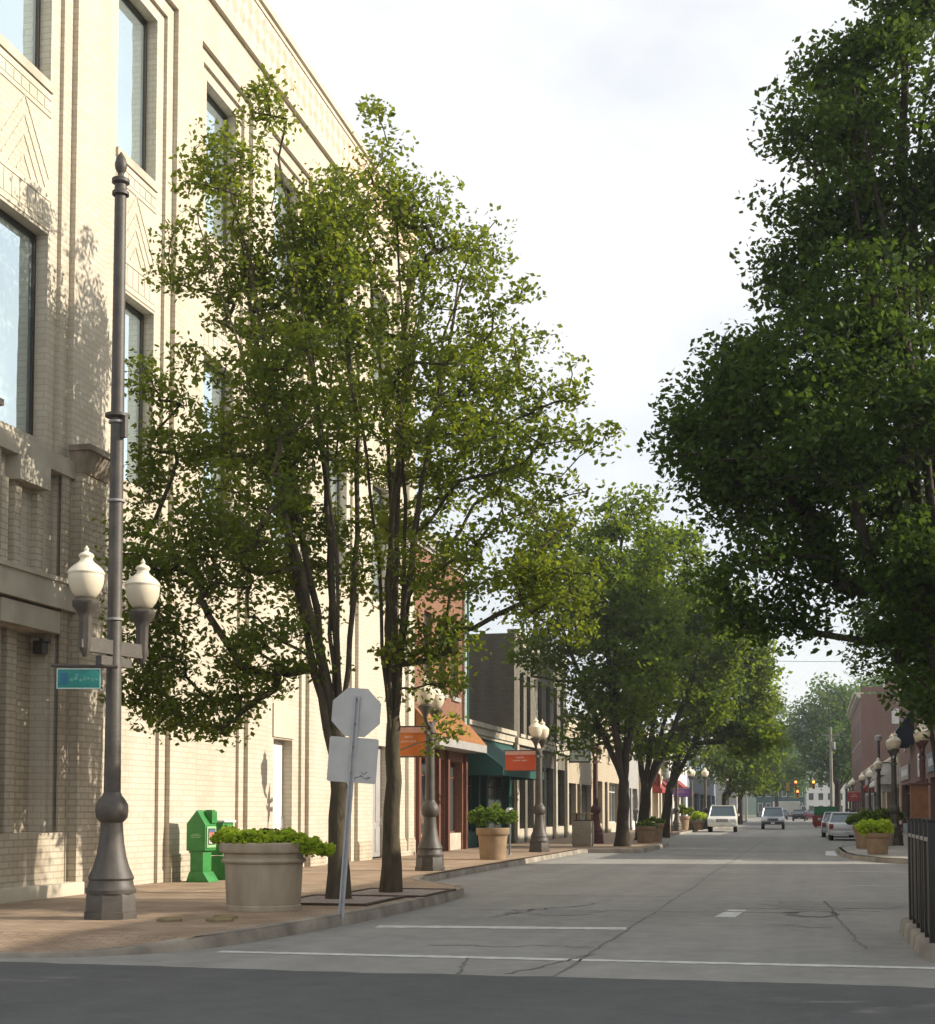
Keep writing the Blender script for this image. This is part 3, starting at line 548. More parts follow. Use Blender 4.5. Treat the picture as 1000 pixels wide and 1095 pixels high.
b = MB(off); b.box(XR-.3, 157.93, 14, XR+18, 158.3, 14.5); b.box(XR+2.2, 157.93, 14.5, XR+18, 158.3, 15.3); b.build('parapet', 'red_brick', t)
each('wall_sign', 'awning_white', t, off, [(XR+2.8, 157.9, 10.6, XR+4.8, 157.99, 12.2), (XR+5.2, 157.9, 10.9, XR+7.2, 157.99, 12.6)])
# far end of the street
def block(name, label, x0, x1, y0, y1, H, m, nwin=5, rows=2, wm='glass_shop'):
    off = ((x0+x1)/2, y0, 0); t = thing(name, label, 'building', off); b = MB(off); b.box(x0, y0, -.05, x1, y1, H); b.build('wall', m, t, smooth=False)
    b = MB(off); b.box(x0-.15, y0-.15, H, x1+.15, y1, H+.3); b.build('parapet', 'grey_paint', t)
    for r in range(rows):
        for k in range(nwin):
            w = (x1-x0)/nwin; a = x0+w*(k+.25); z = 1.+r*(H-1)/rows
            f = MB(off); f.box(a-.08, y0-.06, z, a+w*.5+.08, y0-.001, z+(H-1)/rows*.6); f = f.build('window', 'white_paint', t, smooth=False)
            g = MB(off); g.box(a, y0-.075, z+.08, a+w*.5, y0-.061, z+(H-1)/rows*.6-.08); g.build('pane', wm, f, smooth=False)
block('green_warehouse', 'distant dull green warehouse closing the view below the traffic signals', -12, -1.5, 330, 350, 8, 'dark_green_paint', 6, 2)
block('white_block', 'distant white building to the right of the green warehouse', -1, 6.5, 300, 318, 8.5, 'white_paint', 4, 3)
block('grey_block', 'distant grey building behind the left trees at the end of the street', -30, -13, 260, 280, 9, 'grey_paint', 6, 3)
block('brown_block', 'distant low brown building at the foot of the utility pole', 7.2, 20, 255, 280, 7, 'buff_brick', 5, 2)
b = MB(); nx, ny = 60, 14; vs = []
for j in range(ny):
    for i in range(nx):
        x = -420+840*i/(nx-1); y = 470+j*22; v = j/(ny-1); h = (30+11*sin(x*.013+1.1)+6*sin(x*.037)+3*sin(x*.11+j))*math.sin(min(1., v*1.7)*pi/2)*(1-max(0, v-.75)*.6)
        vs.append((x, y, h-.4+random.uniform(-1, 1)*(h > 3)))
b.add(vs, [(j*nx+i, j*nx+i+1, (j+1)*nx+i+1, (j+1)*nx+i) for j in range(ny-1) for i in range(nx-1)]); struct(b.build('hill', 'hill_green', ang=180))
# ------------------------------------------------------------------ trees
def leaves(name, C, n, sig, size, m, parent, off, flat=.6, up=.3, aspect=.62):
    """C: clump centres (k,3); one small folded quad per leaf"""
    k = len(C); idx = rng.integers(0, k, n); s = sig*rng.uniform(.55, 1.25, k)[idx]
    g = rng.normal(size=(n, 3)); g /= np.maximum(np.linalg.norm(g, axis=1)/np.minimum(np.linalg.norm(g, axis=1), 1.55), 1e-6)[:, None]
    P = C[idx]+g*np.stack([s, s, s*flat], 1)-np.array(off)
    nrm = rng.normal(size=(n, 3)); nrm[:, 2] = np.abs(nrm[:, 2])+up; nrm /= np.linalg.norm(nrm, axis=1)[:, None]
    t = np.cross(nrm, rng.normal(size=(n, 3))); t /= np.linalg.norm(t, axis=1)[:, None]; u = np.cross(nrm, t)
    L = (size*rng.uniform(.5, 1.4, n))[:, None]*.5; W = L*aspect
    V = np.stack([P-t*L, P+u*W-nrm*W*.25, P+t*L-nrm*L*.2, P-u*W-nrm*W*.25], 1).reshape(-1, 3)
    me = bpy.data.meshes.new(name); me.vertices.add(4*n); me.vertices.foreach_set('co', V.astype(np.float32).ravel())
    me.loops.add(4*n); me.loops.foreach_set('vertex_index', np.arange(4*n, dtype=np.int32)); me.polygons.add(n)
    me.polygons.foreach_set('loop_start', np.arange(0, 4*n, 4, dtype=np.int32)); me.update(); me.materials.append(M[m])
    o = bpy.data.objects.new(name, me); COL.objects.link(o); o.parent = parent; return o
def lobe_world(Y, lobes, base):
    """lobes (px x, px y, px rx, px ry, metres of depth offset) at the tree's distance -> world ellipsoids"""
    out = []
    for x, y, rx, ry, dz in lobes:
        Yd = Y+dz; X, Z = atY(x, y, Yd); X2, _ = atY(x+rx, y, Yd); _, Z2 = atY(x, y-ry, Yd)
        out.append((X, Yd, Z, abs(X2-X), max(abs(X2-X), abs(Z2-Z))*.85, abs(Z2-Z)))
    return out
def tree(name, label, base, fork, r0, W, nclump, nleaf, sig, size, lm, bm='bark', group=None, lead=6, shell=.55, lean=(0, 0), thin=.010, aspect=.62, step=.55):
    base = np.array(base, float); t = thing(name, label, 'tree', tuple(base), group=group)
    W = np.array(W); w = (W[:, 3]*W[:, 4]*W[:, 5])**.75; w /= w.sum()
    li = rng.choice(len(W), nclump, p=w); d = rng.normal(size=(nclump, 3)); d /= np.linalg.norm(d, axis=1)[:, None]
    rad = rng.uniform(0, 1, nclump)**(1-shell) if shell < 1 else np.ones(nclump)
    C = W[li, :3]+d*rad[:, None]*W[li, 3:6]; C = C[C[:, 2] > base[2]+1.6]
    # skeleton
    nodes = [base-np.array([0, 0, .1])]; par = [-1]
    fk = base+np.array([lean[0], lean[1], fork]); n0 = 6
    for i in range(1, n0+1): nodes.append(base+(fk-base)*i/n0+np.array([.02*sin(i*2), .02*cos(i*3), 0])); par.append(len(nodes)-2)
    ftop = len(nodes)-1
    def grow(a, tgt, up):
        p0 = nodes[a]; L = np.linalg.norm(tgt-p0); k = max(2, int(L/step)); mid = (p0+tgt)/2+np.array([rng.normal()*.06*L, rng.normal()*.06*L, up*L]); prev = a
        for i in range(1, k+1):
            s = i/k; q = (1-s)**2*p0+2*s*(1-s)*mid+s*s*tgt+rng.normal(size=3)*.02*(i < k); nodes.append(q); par.append(prev); prev = len(nodes)-1
        return prev
    hi = [C[i] for i in np.argsort(-(C[:, 2]+rng.uniform(0, 2.5, len(C))))]
    picks = []
    for c in hi:
        if all(np.linalg.norm(c-p) > np.mean(W[:, 3])*1.1 for p in picks): picks.append(c)
        if len(picks) >= lead: break
    for c in picks: grow(ftop-int(rng.integers(0, 2)), c*.93+fk*.07, -.02 if c[2] > fk[2]+2 else .05)
    tips = []; order = np.argsort(np.linalg.norm(C-fk, axis=1)); N = np.array(nodes)
    for i in order:
        c = C[i]; N = np.array(nodes); v = c-N; dist = np.linalg.norm(v, axis=1)
        cost = dist+.9*np.maximum(0, N[:, 2]-c[2])+.25*np.linalg.norm(N-fk, axis=1)*0; cost[:max(1, ftop-1)] += 50
        a = int(np.argmin(cost))
        if dist[a] > .15: e = grow(a, c, .03); tips.append(c); tips.append((nodes[par[e]]*.7+c*.3)+rng.normal(size=3)*.1)
        else: tips.append(c)
    K = len(nodes); rr = np.zeros(K); ch = [0]*K
    for i in range(K-1, 0, -1):
        if ch[i] == 0: rr[i] = .0055**2*1.0
        rr[par[i]] += rr[i]*1.0; ch[par[i]] += 1
    rad_ = np.sqrt(rr); sc = r0*.95/rad_[1]; rad_ = np.minimum(np.maximum(rad_*sc, thin*.5), r0*.46)
    for i in range(ftop+1): rad_[i] = r0*(1.0-.24*i/ftop)+(.35*r0 if i == 0 else .12*r0 if i == 1 else 0)
    b = MB(tuple(base)); P = nodes; b.tube(P[:ftop+1]+[P[ftop]+np.array([lean[0]*.1, lean[1]*.1, .16]), P[ftop]+np.array([lean[0]*.2, lean[1]*.2, .3])], list(rad_[:ftop+1])+[r0*.6, r0*.25], 12, cap=False)
    for i in range(ftop+1, K):
        if rad_[i] < thin*.51 and ch[i] == 0 and rng.random() < .3: continue
        p = par[i]; rp = min(rad_[p], rad_[i]*1.5) if p > ftop else min(rad_[p]*.8, rad_[i]*1.35)
        b.tube([P[p], P[i]], [rp, rad_[i]], 7 if rad_[i] > .03 else 4, cap=False)
    b.build('trunk', bm, t, ang=80)
    leaves('crown', np.array(tips), nleaf, sig, size, lm, t, tuple(base), aspect=aspect)
    return t
GL = 'street trees along the left pavement'; GR = 'trees on the right of the street'
A = [(150,600,26,50,-.3),(160,730,36,40,.3),(215,770,48,22,-.2),(250,735,45,26,.4),(140,660,20,40,.5),(350,215,38,50,.2),(355,320,50,55,.7),(290,545,60,50,.8),(285,105,32,38,.2),(245,190,55,48,-.2),(225,285,60,55,.4),(305,320,80,85,.6),(185,395,48,45,-.5),(205,480,62,50,.3),(200,600,74,66,-.8),(165,690,45,55,-.3),(205,760,42,22,.2),(310,470,85,85,0),(330,600,75,65,.9),(280,690,70,32,-.6),(255,560,80,70,-1.3),(300,400,70,70,-1.5),(150,520,20,30,0),(330,250,40,60,.8)]
tree('street_tree', 'broad leafy street tree nearest the corner, its trunk behind the stop sign', (-7.37, 22.15, SW), 2.6, .17, lobe_world(22.15, A, 0), 640, 47000, .25, .102, 'leaf_pear', 'bark_light', GL, 7, .6, (-.05, .1))
B = [(413,140,32,34,0),(430,215,70,55,.3),(490,265,55,52,.5),(520,300,42,40,-.4),(430,360,105,88,0),(545,405,72,55,.4),(620,440,36,38,.8),(560,500,80,66,-.4),(460,500,95,88,.9),(495,600,75,50,-1.),(430,600,70,50,.4),(585,560,50,45,1.),(480,680,38,30,-.3),(590,620,45,40,.6),(440,420,80,80,-1.5),(640,480,22,26,.2),(600,655,38,36,.8),(560,620,40,36,.2),(455,725,34,26,.4),(475,775,18,16,.8),(440,690,40,26,0),(500,440,70,70,1.6),(380,250,60,60,.3)]
tree('street_tree', 'broad leafy street tree with a pale slim trunk, second from the corner', (-7.07, 24.09, SW), 2.9, .165, lobe_world(24.09, B, 0), 500, 36000, .25, .105, 'leaf_pear', 'bark_light', GL, 8, .6, (.05, 0))
Cc = [(585,600,45,50,-.5),(575,680,35,45,.5),(615,790,28,22,0),(640,640,60,60,-1),(705,680,50,50,-1),(640,575,55,42,0),(690,555,38,36,1),(605,625,42,45,-1),(655,670,72,55,.5),(620,735,38,38,-1),(700,610,55,55,1),(680,730,55,42,-1.5),(655,770,40,25,0)]
tree('street_tree', 'dense dark street tree with forked trunk standing first on the second kerb bulge', (-7.27, 57.0, SW), 2.5, .27, lobe_world(57.0, Cc, 0), 400, 30000, .46, .21, 'leaf_mid', 'bark', GL, 6, .6, (.1, 0), .02)
D = [(690,800,35,20,0),(770,650,40,45,0),(700,650,60,55,0),(735,690,58,52,1),(715,590,45,40,-1),(690,740,50,45,0),(755,640,35,40,.5),(740,750,45,30,0),(770,715,35,40,1)]
tree('street_tree', 'dense street tree with a short thick trunk in the middle of the second kerb bulge', (-7.9, 69.6, SW), 2.6, .30, lobe_world(69.6, D, 0), 350, 25000, .5, .24, 'leaf_mid', 'bark', GL, 6, .6, (.2, 0), .02)
E_ = [(810,700,22,40,0),(805,790,28,28,-1),(720,800,30,18,0),(775,690,45,42,0),(795,730,35,38,1),(760,740,45,38,-1),(790,775,36,30,0),(735,720,40,45,0),(760,655,40,35,1),(810,760,20,30,0),(745,785,40,22,0)]
tree('street_tree', 'leaning dark trunked street tree behind two small planters, last on the second kerb bulge', (-8.2, 82.8, SW), 2.8, .28, lobe_world(82.8, E_, 0), 320, 21000, .55, .28, 'leaf_mid', 'bark', GL, 6, .6, (.4, 0), .02)
F_ = [(800,775,34,32,0),(815,805,22,24,0),(785,805,28,25,2),(800,835,34,14,0),(770,815,25,22,-2),(815,735,20,25,0)]
tree('street_tree', 'shady street tree beyond the white parked SUV', (-7.4, 128., SW), 2.6, .25, lobe_world(128, F_, 0), 180, 8000, .8, .36, 'leaf_mid', 'bark', GL, 5, .6, (0, 0), .03)
F2 = [(815,815,18,22,0),(800,815,22,20,2),(822,790,14,20,0),(812,838,18,10,0)]
tree('street_tree', 'farthest shady street tree on the left pavement', (-7.6, 160., SW), 2.8, .25, lobe_world(160, F2, 0), 140, 6000, .9, .42, 'leaf_mid', 'bark', GL, 5, .6, (0, 0), .03)
R1 = [(935,60,75,75,.3),(880,130,45,45,-.3),(985,-10,58,60,.5),(905,230,62,55,0),(1000,200,110,100,.3),(860,300,48,48,.4),(925,345,90,75,-.8),(785,425,50,48,0),(738,452,30,36,.2),(820,500,82,62,.4),(950,480,100,85,.5),(800,590,62,52,-.4),(885,610,85,52,.5),(790,650,48,26,0),(985,590,70,65,-.6),(985,700,32,46,.3),(990,745,32,34,.2),(985,725,22,30,-.3),(770,530,50,50,.8),(860,400,75,60,-1.2),
      (1045,130,45,80,0),(1020,420,70,80,-1.6),(1010,300,60,70,1.5),(850,665,40,16,.3),(760,480,60,60,-.5),(800,375,42,40,.2),(770,425,40,40,0),(860,540,70,60,1.),(905,130,60,60,.8),(840,250,35,40,.4),(900,480,80,70,-1.5),(960,380,80,80,1.5),(930,670,40,26,0),(1000,660,50,60,.6)]
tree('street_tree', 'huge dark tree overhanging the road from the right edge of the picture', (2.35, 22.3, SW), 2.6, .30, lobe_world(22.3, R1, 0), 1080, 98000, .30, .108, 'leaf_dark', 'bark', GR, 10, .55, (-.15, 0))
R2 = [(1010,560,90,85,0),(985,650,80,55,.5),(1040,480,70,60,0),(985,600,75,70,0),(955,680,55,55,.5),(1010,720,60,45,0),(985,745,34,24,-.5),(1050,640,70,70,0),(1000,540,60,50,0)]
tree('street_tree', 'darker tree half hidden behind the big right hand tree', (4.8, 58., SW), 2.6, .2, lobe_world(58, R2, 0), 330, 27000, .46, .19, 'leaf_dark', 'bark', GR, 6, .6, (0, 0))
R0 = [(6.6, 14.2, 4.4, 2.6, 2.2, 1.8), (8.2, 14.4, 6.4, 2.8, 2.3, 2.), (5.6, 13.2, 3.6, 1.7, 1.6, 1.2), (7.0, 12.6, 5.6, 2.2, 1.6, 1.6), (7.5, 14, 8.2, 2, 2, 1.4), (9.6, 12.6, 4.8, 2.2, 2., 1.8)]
tree('street_tree', 'unseen spreading tree added on the near right corner to shade the cross street', (7.2, 14.7, SW), 2.2, .2, R0, 420, 28000, .4, .15, 'leaf_dark', 'bark', GR, 8, .5)  # added out of view, crown placed so its shadow darkens the cross street
GF = 'trees at the far end of the street'
T1 = [(880,770,38,34,0),(858,790,26,30,2),(895,810,36,30,0),(905,760,30,28,3),(870,825,28,18,0),(925,800,34,35,2),(890,742,22,18,0)]
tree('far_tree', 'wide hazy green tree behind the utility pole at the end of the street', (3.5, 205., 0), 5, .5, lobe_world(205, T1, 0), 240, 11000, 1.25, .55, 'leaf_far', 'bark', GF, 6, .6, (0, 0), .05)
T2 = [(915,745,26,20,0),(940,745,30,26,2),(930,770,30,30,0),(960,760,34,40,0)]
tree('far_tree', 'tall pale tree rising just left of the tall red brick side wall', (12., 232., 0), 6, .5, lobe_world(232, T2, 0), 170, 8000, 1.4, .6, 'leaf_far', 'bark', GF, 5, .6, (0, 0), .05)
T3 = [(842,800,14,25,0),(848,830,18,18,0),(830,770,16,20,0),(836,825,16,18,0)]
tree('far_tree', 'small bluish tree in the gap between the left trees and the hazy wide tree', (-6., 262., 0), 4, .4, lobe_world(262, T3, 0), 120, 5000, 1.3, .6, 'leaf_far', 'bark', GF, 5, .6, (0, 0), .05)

# ------------------------------------------------------------------ street lamps
def globe_parts(par, c, k=1.):
    """acorn globe: lower bowl and upper dome with finial, standing on a cup at c"""
    b = MB(); b.lathe([(.10, 0), (.155, .03), (.205, .10), (.245, .20), (.258, .30), (.255, .355)], 28, c); b.v = [(c[0]+(x-c[0])*k, c[1]+(y-c[1])*k, c[2]+(z-c[2])*k) for x, y, z in b.v]; g = b.build('globe', 'globe', par)
    b = MB(); b.lathe([(.265, .352), (.268, .372), (.24, .42), (.185, .475), (.13, .515), (.095, .55), (.088, .585), (.108, .605), (.112, .625), (.09, .655), (.05, .675), (.032, .69), (.03, .705), (.038, .72), (.022, .745), (.004, .775)], 28, c); b.v = [(c[0]+(x-c[0])*k, c[1]+(y-c[1])*k, c[2]+(z-c[2])*k) for x, y, z in b.v]; b.build('globe_dome', 'globe_dome', g)
    return g
def lamp(name, label, loc, m='pole_dark', H=3.55, tall=0., arm=.62, rz=0., group=None):
    t = thing(name, label, 'street lamp', loc, rz, group); gs = .9
    b = MB(); b.lathe([(.36, 0), (.36, .09), (.34, .10), (.335, .30), (.32, .34)], 8, (0, 0, 0), rot=pi/8)
    b.lathe([(.325, .33), (.33, .38), (.30, .42), (.285, .50), (.30, .53), (.285, .57), (.235, .68), (.195, .82), (.165, 1.0), (.15, 1.15), (.145, 1.26), (.165, 1.29)], 24, flute=.018, nf=12)
    b.lathe([(.165, 1.28), (.205, 1.33), (.215, 1.42), (.21, 1.5), (.17, 1.57), (.13, 1.62), (.115, 1.66)], 24); b.build('base', m, t)
    top = tall or H
    b = MB(); b.lathe([(.112, 1.64), (.098, H), (.098 if not tall else .095, H+.02)]+([(.092, 5.6), (.078, tall)] if tall else []), 24, flute=.02 if not tall else 0., nf=10 if not tall else 0); b.build('shaft', m, t)
    if tall:
        b = MB()
        b.lathe([(.08, tall), (.115, tall+.02), (.115, tall+.06), (.085, tall+.09), (.08, tall+.16), (.12, tall+.19), (.12, tall+.24), (.05, tall+.28), (.04, tall+.32), (.075, tall+.38), (.085, tall+.45), (.06, tall+.54), (.01, tall+.62)], 20); b.build('finial', m, t)
        b = MB()
        b.lathe([(.12, 6.7), (.165, 6.71), (.165, 6.75), (.12, 6.76)], 20); b.box(.08, -.03, 6.42, .16, .03, 6.71); b.build('collar', 'pole_brown', t)
        for z in (6.62, 5.55, 3.95): b = MB(); b.lathe([(.09, z), (.118, z+.005), (.118, z+.035), (.09, z+.04)], 20); b.build('strap', 'grey_paint', t)
    za = H+.0
    b = MB()
    if tall: b.box(-.05, -arm-.04, za+.03, .05, arm+.04, za+.22); b.box(-.035, -arm-.10, za+.07, .035, arm+.10, za+.18); b.box(-.05, -.3, za-.12, .05, .3, za)
    else:
        b.lathe([(.10, za-.28), (.14, za-.25), (.14, za-.2), (.10, za-.16)], 20)
        for s in (-1, 1): b.tube([(0, s*.06, za-.12), (0, s*arm*.45, za-.05), (0, s*arm*.85, za+.0), (0, s*arm, za+.1)], [.06, .05, .045, .05], 8)
        b.box(-.03, -arm*.8, za-.30, .03, arm*.8, za-.22)
    b.build('crossarm', m, t)
    zc = za+(.26 if tall else .08)
    for s in (-1, 1):
        b = MB()
        if tall: b.lathe([(.03, zc-.30), (.07, zc-.22), (.085, zc-.1), (.09, zc+.2), (.12, zc+.29), (.18, zc+.36), (.185, zc+.42), (.15, zc+.45), (.10, zc+.46)], 8, (0, s*arm, 0), rot=pi/8); zg = zc+.46
        else: b.lathe([(.05, zc), (.07, zc+.06), (.11, zc+.14), (.17, zc+.22), (.185, zc+.26), (.15, zc+.285), (.10, zc+.29)], 20, (0, s*arm, 0)); zg = zc+.285
        b.build('lamp_cup', m, t); globe_parts(t, (0, s*arm, zg), gs)
    return t
GLP = 'twin globe street lamps'
lamp('street_lamp', 'brown corner street lamp whose pole runs high above its two globes', (-9.03, 17.65, SW), 'pole_brown', 3.46, 9.75, .56, R(-14), GLP)
lb = lamp('street_lamp', 'dark twin globe street lamp behind the second tree, with an orange banner', (-8.78, 33.2, SW), 'pole_brown', 3.5, 0, .62, R(4), GLP)
SPOTS = [((-9.03, 48.7), 'dark twin globe street lamp with the red orange banner beside the grey brick building', 0),
 ((-8.75, 97.4), 'twin globe street lamp left of the shrub planter beyond the second kerb bulge', 2), ((-8.5, 106.4), 'twin globe street lamp just right of the shrub planter, carrying a purple banner', -3), ((-7.62, 108.2), 'twin globe street lamp directly behind the white parked SUV', 1), ((-7.7, 140.), 'small far twin globe street lamp beyond the white parked SUV', 0),
 ((3.25, 61.0), 'dark twin globe street lamp behind the two lime shrub planters on the right', 3), ((3.9, 90.), 'twin globe street lamp in front of the white hanging sign with green panel', 0), ((4.2, 112.), 'third twin globe lamp back along the right pavement', 0), ((4.1, 125.), 'fourth twin globe lamp back along the right pavement', 0), ((3.9, 146.), 'fifth twin globe lamp back along the right pavement', 0), ((4.0, 160.), 'sixth twin globe lamp back along the right pavement', 0), ((4.0, 176.), 'seventh twin globe lamp back along the right pavement, farthest of them', 0)]
for (x, y), lbl, dz in SPOTS: dup(lb, (x, y, SW), lbl, R(dz))
lamp('street_lamp', 'dark red twin globe street lamp rising behind the black fence', (4.0, 56., SW), 'pole_red', 3.6, 0, .62, R(2), GLP)
lamp('street_lamp', 'reddish brown street lamp half hidden by leaves beside the concrete litter bin', (-8.95, 61.4, SW), 'pole_red', 3.7, 0, .6, R(0), GLP)
def pole_tall(label, loc, H):
    t = thing('pole', label, 'pole', loc); b = MB(); b.lathe([(.2, 0), (.2, .2), (.14, .35), (.10, .5), (.08, H)], 16); b.build('shaft', 'pole_dark', t)
    b = MB(); b.lathe([(.1, H), (.22, H+.03), (.24, H+.28), (.16, H+.36), (.05, H+.4)], 16); b.build('cap', 'grey_paint', t)
pole_tall('plain dark pole with a drum shaped head above the right hand lamps', (4.1, 91.5+2, SW), 5.7)
# banners hung from lamps
def banner(label, loc, w, h, m, top=.13, grp='banners on the lamp posts'):
    t = thing('banner', label, 'banner', loc, group=grp)
    b = MB(); n = 10
    vs = [(-w*i/n, .018*sin(i*.9), z) for z in (0, h) for i in range(n+1)]; vs += [(x, y+.012, z) for x, y, z in vs]
    q = n+1; fs = [(i, i+1, q+i+1, q+i) for i in range(n)]+[(2*q+i, 3*q+i, 3*q+i+1, 2*q+i+1) for i in range(n)]
    b.add(vs, fs); b.add([(-w, -.02, h-top), (0, -.02, h-top), (0, -.02, h), (-w, -.02, h)], [(0, 1, 2, 3)], 1)
    for zz, k0, k1 in ((h*.62, .35, .62), (h*.46, .25, .5), (h*.46, .54, .72)): b.add([(-w*(1-k0), -.024, zz), (-w*(1-k1), -.024, zz+.015), (-w*(1-k1), -.024, zz+.055), (-w*(1-k0), -.024, zz+.05)], [(0, 1, 2, 3)], 1)
    b.build('cloth', [m, 'banner_pale'], t, ang=80)
    for z in (h+.02, -.02): b = MB(); b.tube([(.08, .006, z), (-w-.04, .006, z)], .018); b.build('bracket', 'pole_dark', t)
banner('orange banner partly hidden by leaves on the lamp behind the second tree', (-8.9, 33.2, 2.86), .78, .68, 'banner_orange')
banner('red orange banner with a pale top on the lamp beside the grey building', (-9.15, 48.7, 2.93), 1.06, .66, 'banner_red')
banner('small purple banner on a far left lamp', (-8.6, 106.4, 2.55), 1.2, .62, 'banner_purple', .05)
banner('small crimson banner on a far right lamp', (4.1, 125., 2.3), 1.2, .8, 'awning_red', .05)
# street name blade on lamp A
o = thing('street_sign', 'small green street name blade with a pale worn border, hung from the corner lamp', 'street sign', (-8.99, 17.42, 3.17), R(13), 'street signs')
b = MB(); b.box(-.68, -.012, 0, -.10, .012, .27); b.build('panel', 'street_green', o, bevel=.005)
b = MB()
for x0, z0, x1, z1 in ((-.68, .0, -.10, .014), (-.68, .256, -.10, .27), (-.68, .014, -.666, .256), (-.114, .014, -.10, .256)): b.box(x0, -.0145, z0, x1, -.0125, z1)
b.build('border', 'faded_white', o, smooth=False)
b = MB(); b.box(-.63, -.015, .06, -.54, -.0125, .21); b.build('emblem', 'street_blue', o, smooth=False)
b = MB()
for k, (x, h) in enumerate(((-.50, .05), (-.455, .07), (-.43, .10), (-.38, .04), (-.33, .06), (-.28, .035), (-.22, .05), (-.17, .03))): b.box(x, -.015, .10+.012*(k % 3), x+.036, -.0125, .10+.012*(k % 3)+h*.8)
b.build('worn_lettering', 'sign_faint', o, smooth=False)
b = MB(); b.tube([(-.76, 0, .31), (.12, 0, .29)], .022); b.build('bracket', 'pole_brown', o)
# stop sign seen from behind
o = thing('stop_sign', 'leaning steel post with the bare grey backs of an octagonal sign and a square sign', 'road sign', (-6.28, 19.0, SW), R(12), 'street signs'); o.rotation_euler = (0, R(4.0), R(12))
b = MB(); Hh = 3.0; b.prism([(-.04, -.02), (-.016, -.02), (-.016, .01), (.016, .01), (.016, -.02), (.04, -.02), (.04, -.012), (.026, -.012), (.026, .02), (-.026, .02), (-.026, -.012), (-.04, -.012)], 'z', -.2, Hh); b.build('post', 'galv', o, smooth=False)
rO = .335/cos(pi/8); b = MB(); b.prism([(rO*cos(pi/8+k*pi/4), 2.78+rO*sin(pi/8+k*pi/4)) for k in range(8)], 'y', .024, .030); b.build('octagon_panel', 'sign_back', o, smooth=False)
b = MB()
b.prism([(-.34, 1.83), (-.32, 1.81), (.32, 1.81), (.34, 1.83), (.34, 2.41), (.32, 2.43), (-.32, 2.43), (-.34, 2.41)], 'y', .024, .029); q = b.build('square_panel', 'sign_back', o, smooth=False)
b = MB()
for pts in ([(.06, 1.88), (.10, 1.895), (.14, 1.905)], [(.13, 1.96), (.16, 1.93), (.21, 1.97)], [(.12, 1.92), (.18, 1.875), (.24, 1.9)], [(.04, 1.87), (.07, 1.89)], [(.2, 1.86), (.26, 1.9)]): strip3 = [(x, .0225, z) for x, z in pts]; b.tube(strip3, .004, 4)
b.build('scribble', 'marker_ink', q)
for z in (1.95, 2.3, 2.62, 2.95): b = MB(); b.lathe([(.012, z-.012), (.012, z+.012)], 8, (0, -.03, 0)); b.build('bolt', 'galv_dark', o)
# ------------------------------------------------------------------ planters
def foliage(par, off, lobes, n, sig, size, m, name='plant', aspect=.7, stems=True):
    W = np.array(lobes); k = max(20, n//45); li = rng.integers(0, len(W), k); d = rng.normal(size=(k, 3)); d /= np.linalg.norm(d, axis=1)[:, None]; d[:, 2] = np.abs(d[:, 2])*1.0-.15
    C = W[li, :3]+d*W[li, 3:6]*(rng.uniform(.2, 1, k)**.4)[:, None]
    return leaves(name, C, n, sig, size, m, par, off, flat=.8, up=.6, aspect=aspect)
def planter(label, loc, prof, pm, lobes, n, sig, size, lm, extra=None, group='planters with shrubs', cat='planter', name='planter', nseg=40, square=False, pl='plant'):
    t = thing(name, label, cat, loc, group=group); top = max(z for r, z in prof); rt = max(r for r, z in prof if z > top*.9)
    b = MB(); b.lathe(prof+[(rt*.86, top), (rt*.84, top-.09)], nseg if not square else 4, rot=pi/4 if square else 0); b.build('pot', pm, t, ang=30, bevel=.012 if square else 0)
    b = MB(); b.lathe([(rt*.85, top-.12), (rt*.85, top-.06)], nseg); b.build('soil', 'soil', t)
    foliage(t, (0, 0, 0), lobes, n, sig, size, lm, pl)
    if extra: foliage(t, (0, 0, 0), *extra)
    return t
S = 1.0
prof = [(.545, 0), (.545, .06), (.53, .075), (.535, .09), (.56, .62), (.565, .66), (.60, .675), (.615, .70), (.60, .73), (.575, .745), (.575, .80), (.63, .825), (.645, .86), (.645, .945), (.63, .965)]
planter('big round concrete planter brimming with lime green and purple trailing plants', (-7.72, 19.8, SW), prof, 'planter_concrete',
  [(-.30, 0, .98, .26, .4, .14), (0, 0, .99, .3, .4, .13), (.32, 0, .98, .27, .4, .14), (.58, -.1, .96, .18, .22, .16), (.76, -.05, .86, .16, .18, .18), (.92, 0, .84, .1, .12, .1), (.0, -.45, 1.0, .48, .16, .12), (-.45, -.2, 1.02, .18, .25, .14)], 4300, .065, .078, 'leaf_lime', ([(.05, .1, 1.07, .18, .2, .08)], 260, .05, .07, 'leaf_purple', 'purple_plant'), pl='trailing_plant')
pot = [(.36, 0), (.37, .03), (.42, .52), (.425, .56), (.47, .60), (.49, .63), (.49, .74), (.475, .76)]
planter('tan pot with a dome of green shrub standing by the green awning shop', (-8.99, 41.1, SW), [(r*1.0, z*1.2) for r, z in pot], 'terracotta',
  [(-.35, 0, 1.18, .38, .45, .36), (.1, 0, 1.24, .45, .5, .42), (.45, 0, 1.14, .36, .4, .38), (0, -.3, 1.1, .5, .3, .3)], 2800, .09, .10, 'leaf_shrub', pl='shrub')
planter('small pot of straggly plants, nearer of two at the tip of the second kerb bulge', (-7.0, 62.8, SW), [(r*.9, z*.95) for r, z in pot], 'terracotta', [(0, 0, .75, .42, .4, .18)], 600, .08, .11, 'leaf_shrub')
planter('small pot of straggly plants, farther of two at the tip of the second kerb bulge', (-6.85, 64.9, SW), [(r*.95, z*1.1) for r, z in pot], 'terracotta', [(0, 0, .9, .45, .4, .2)], 600, .08, .11, 'leaf_shrub')
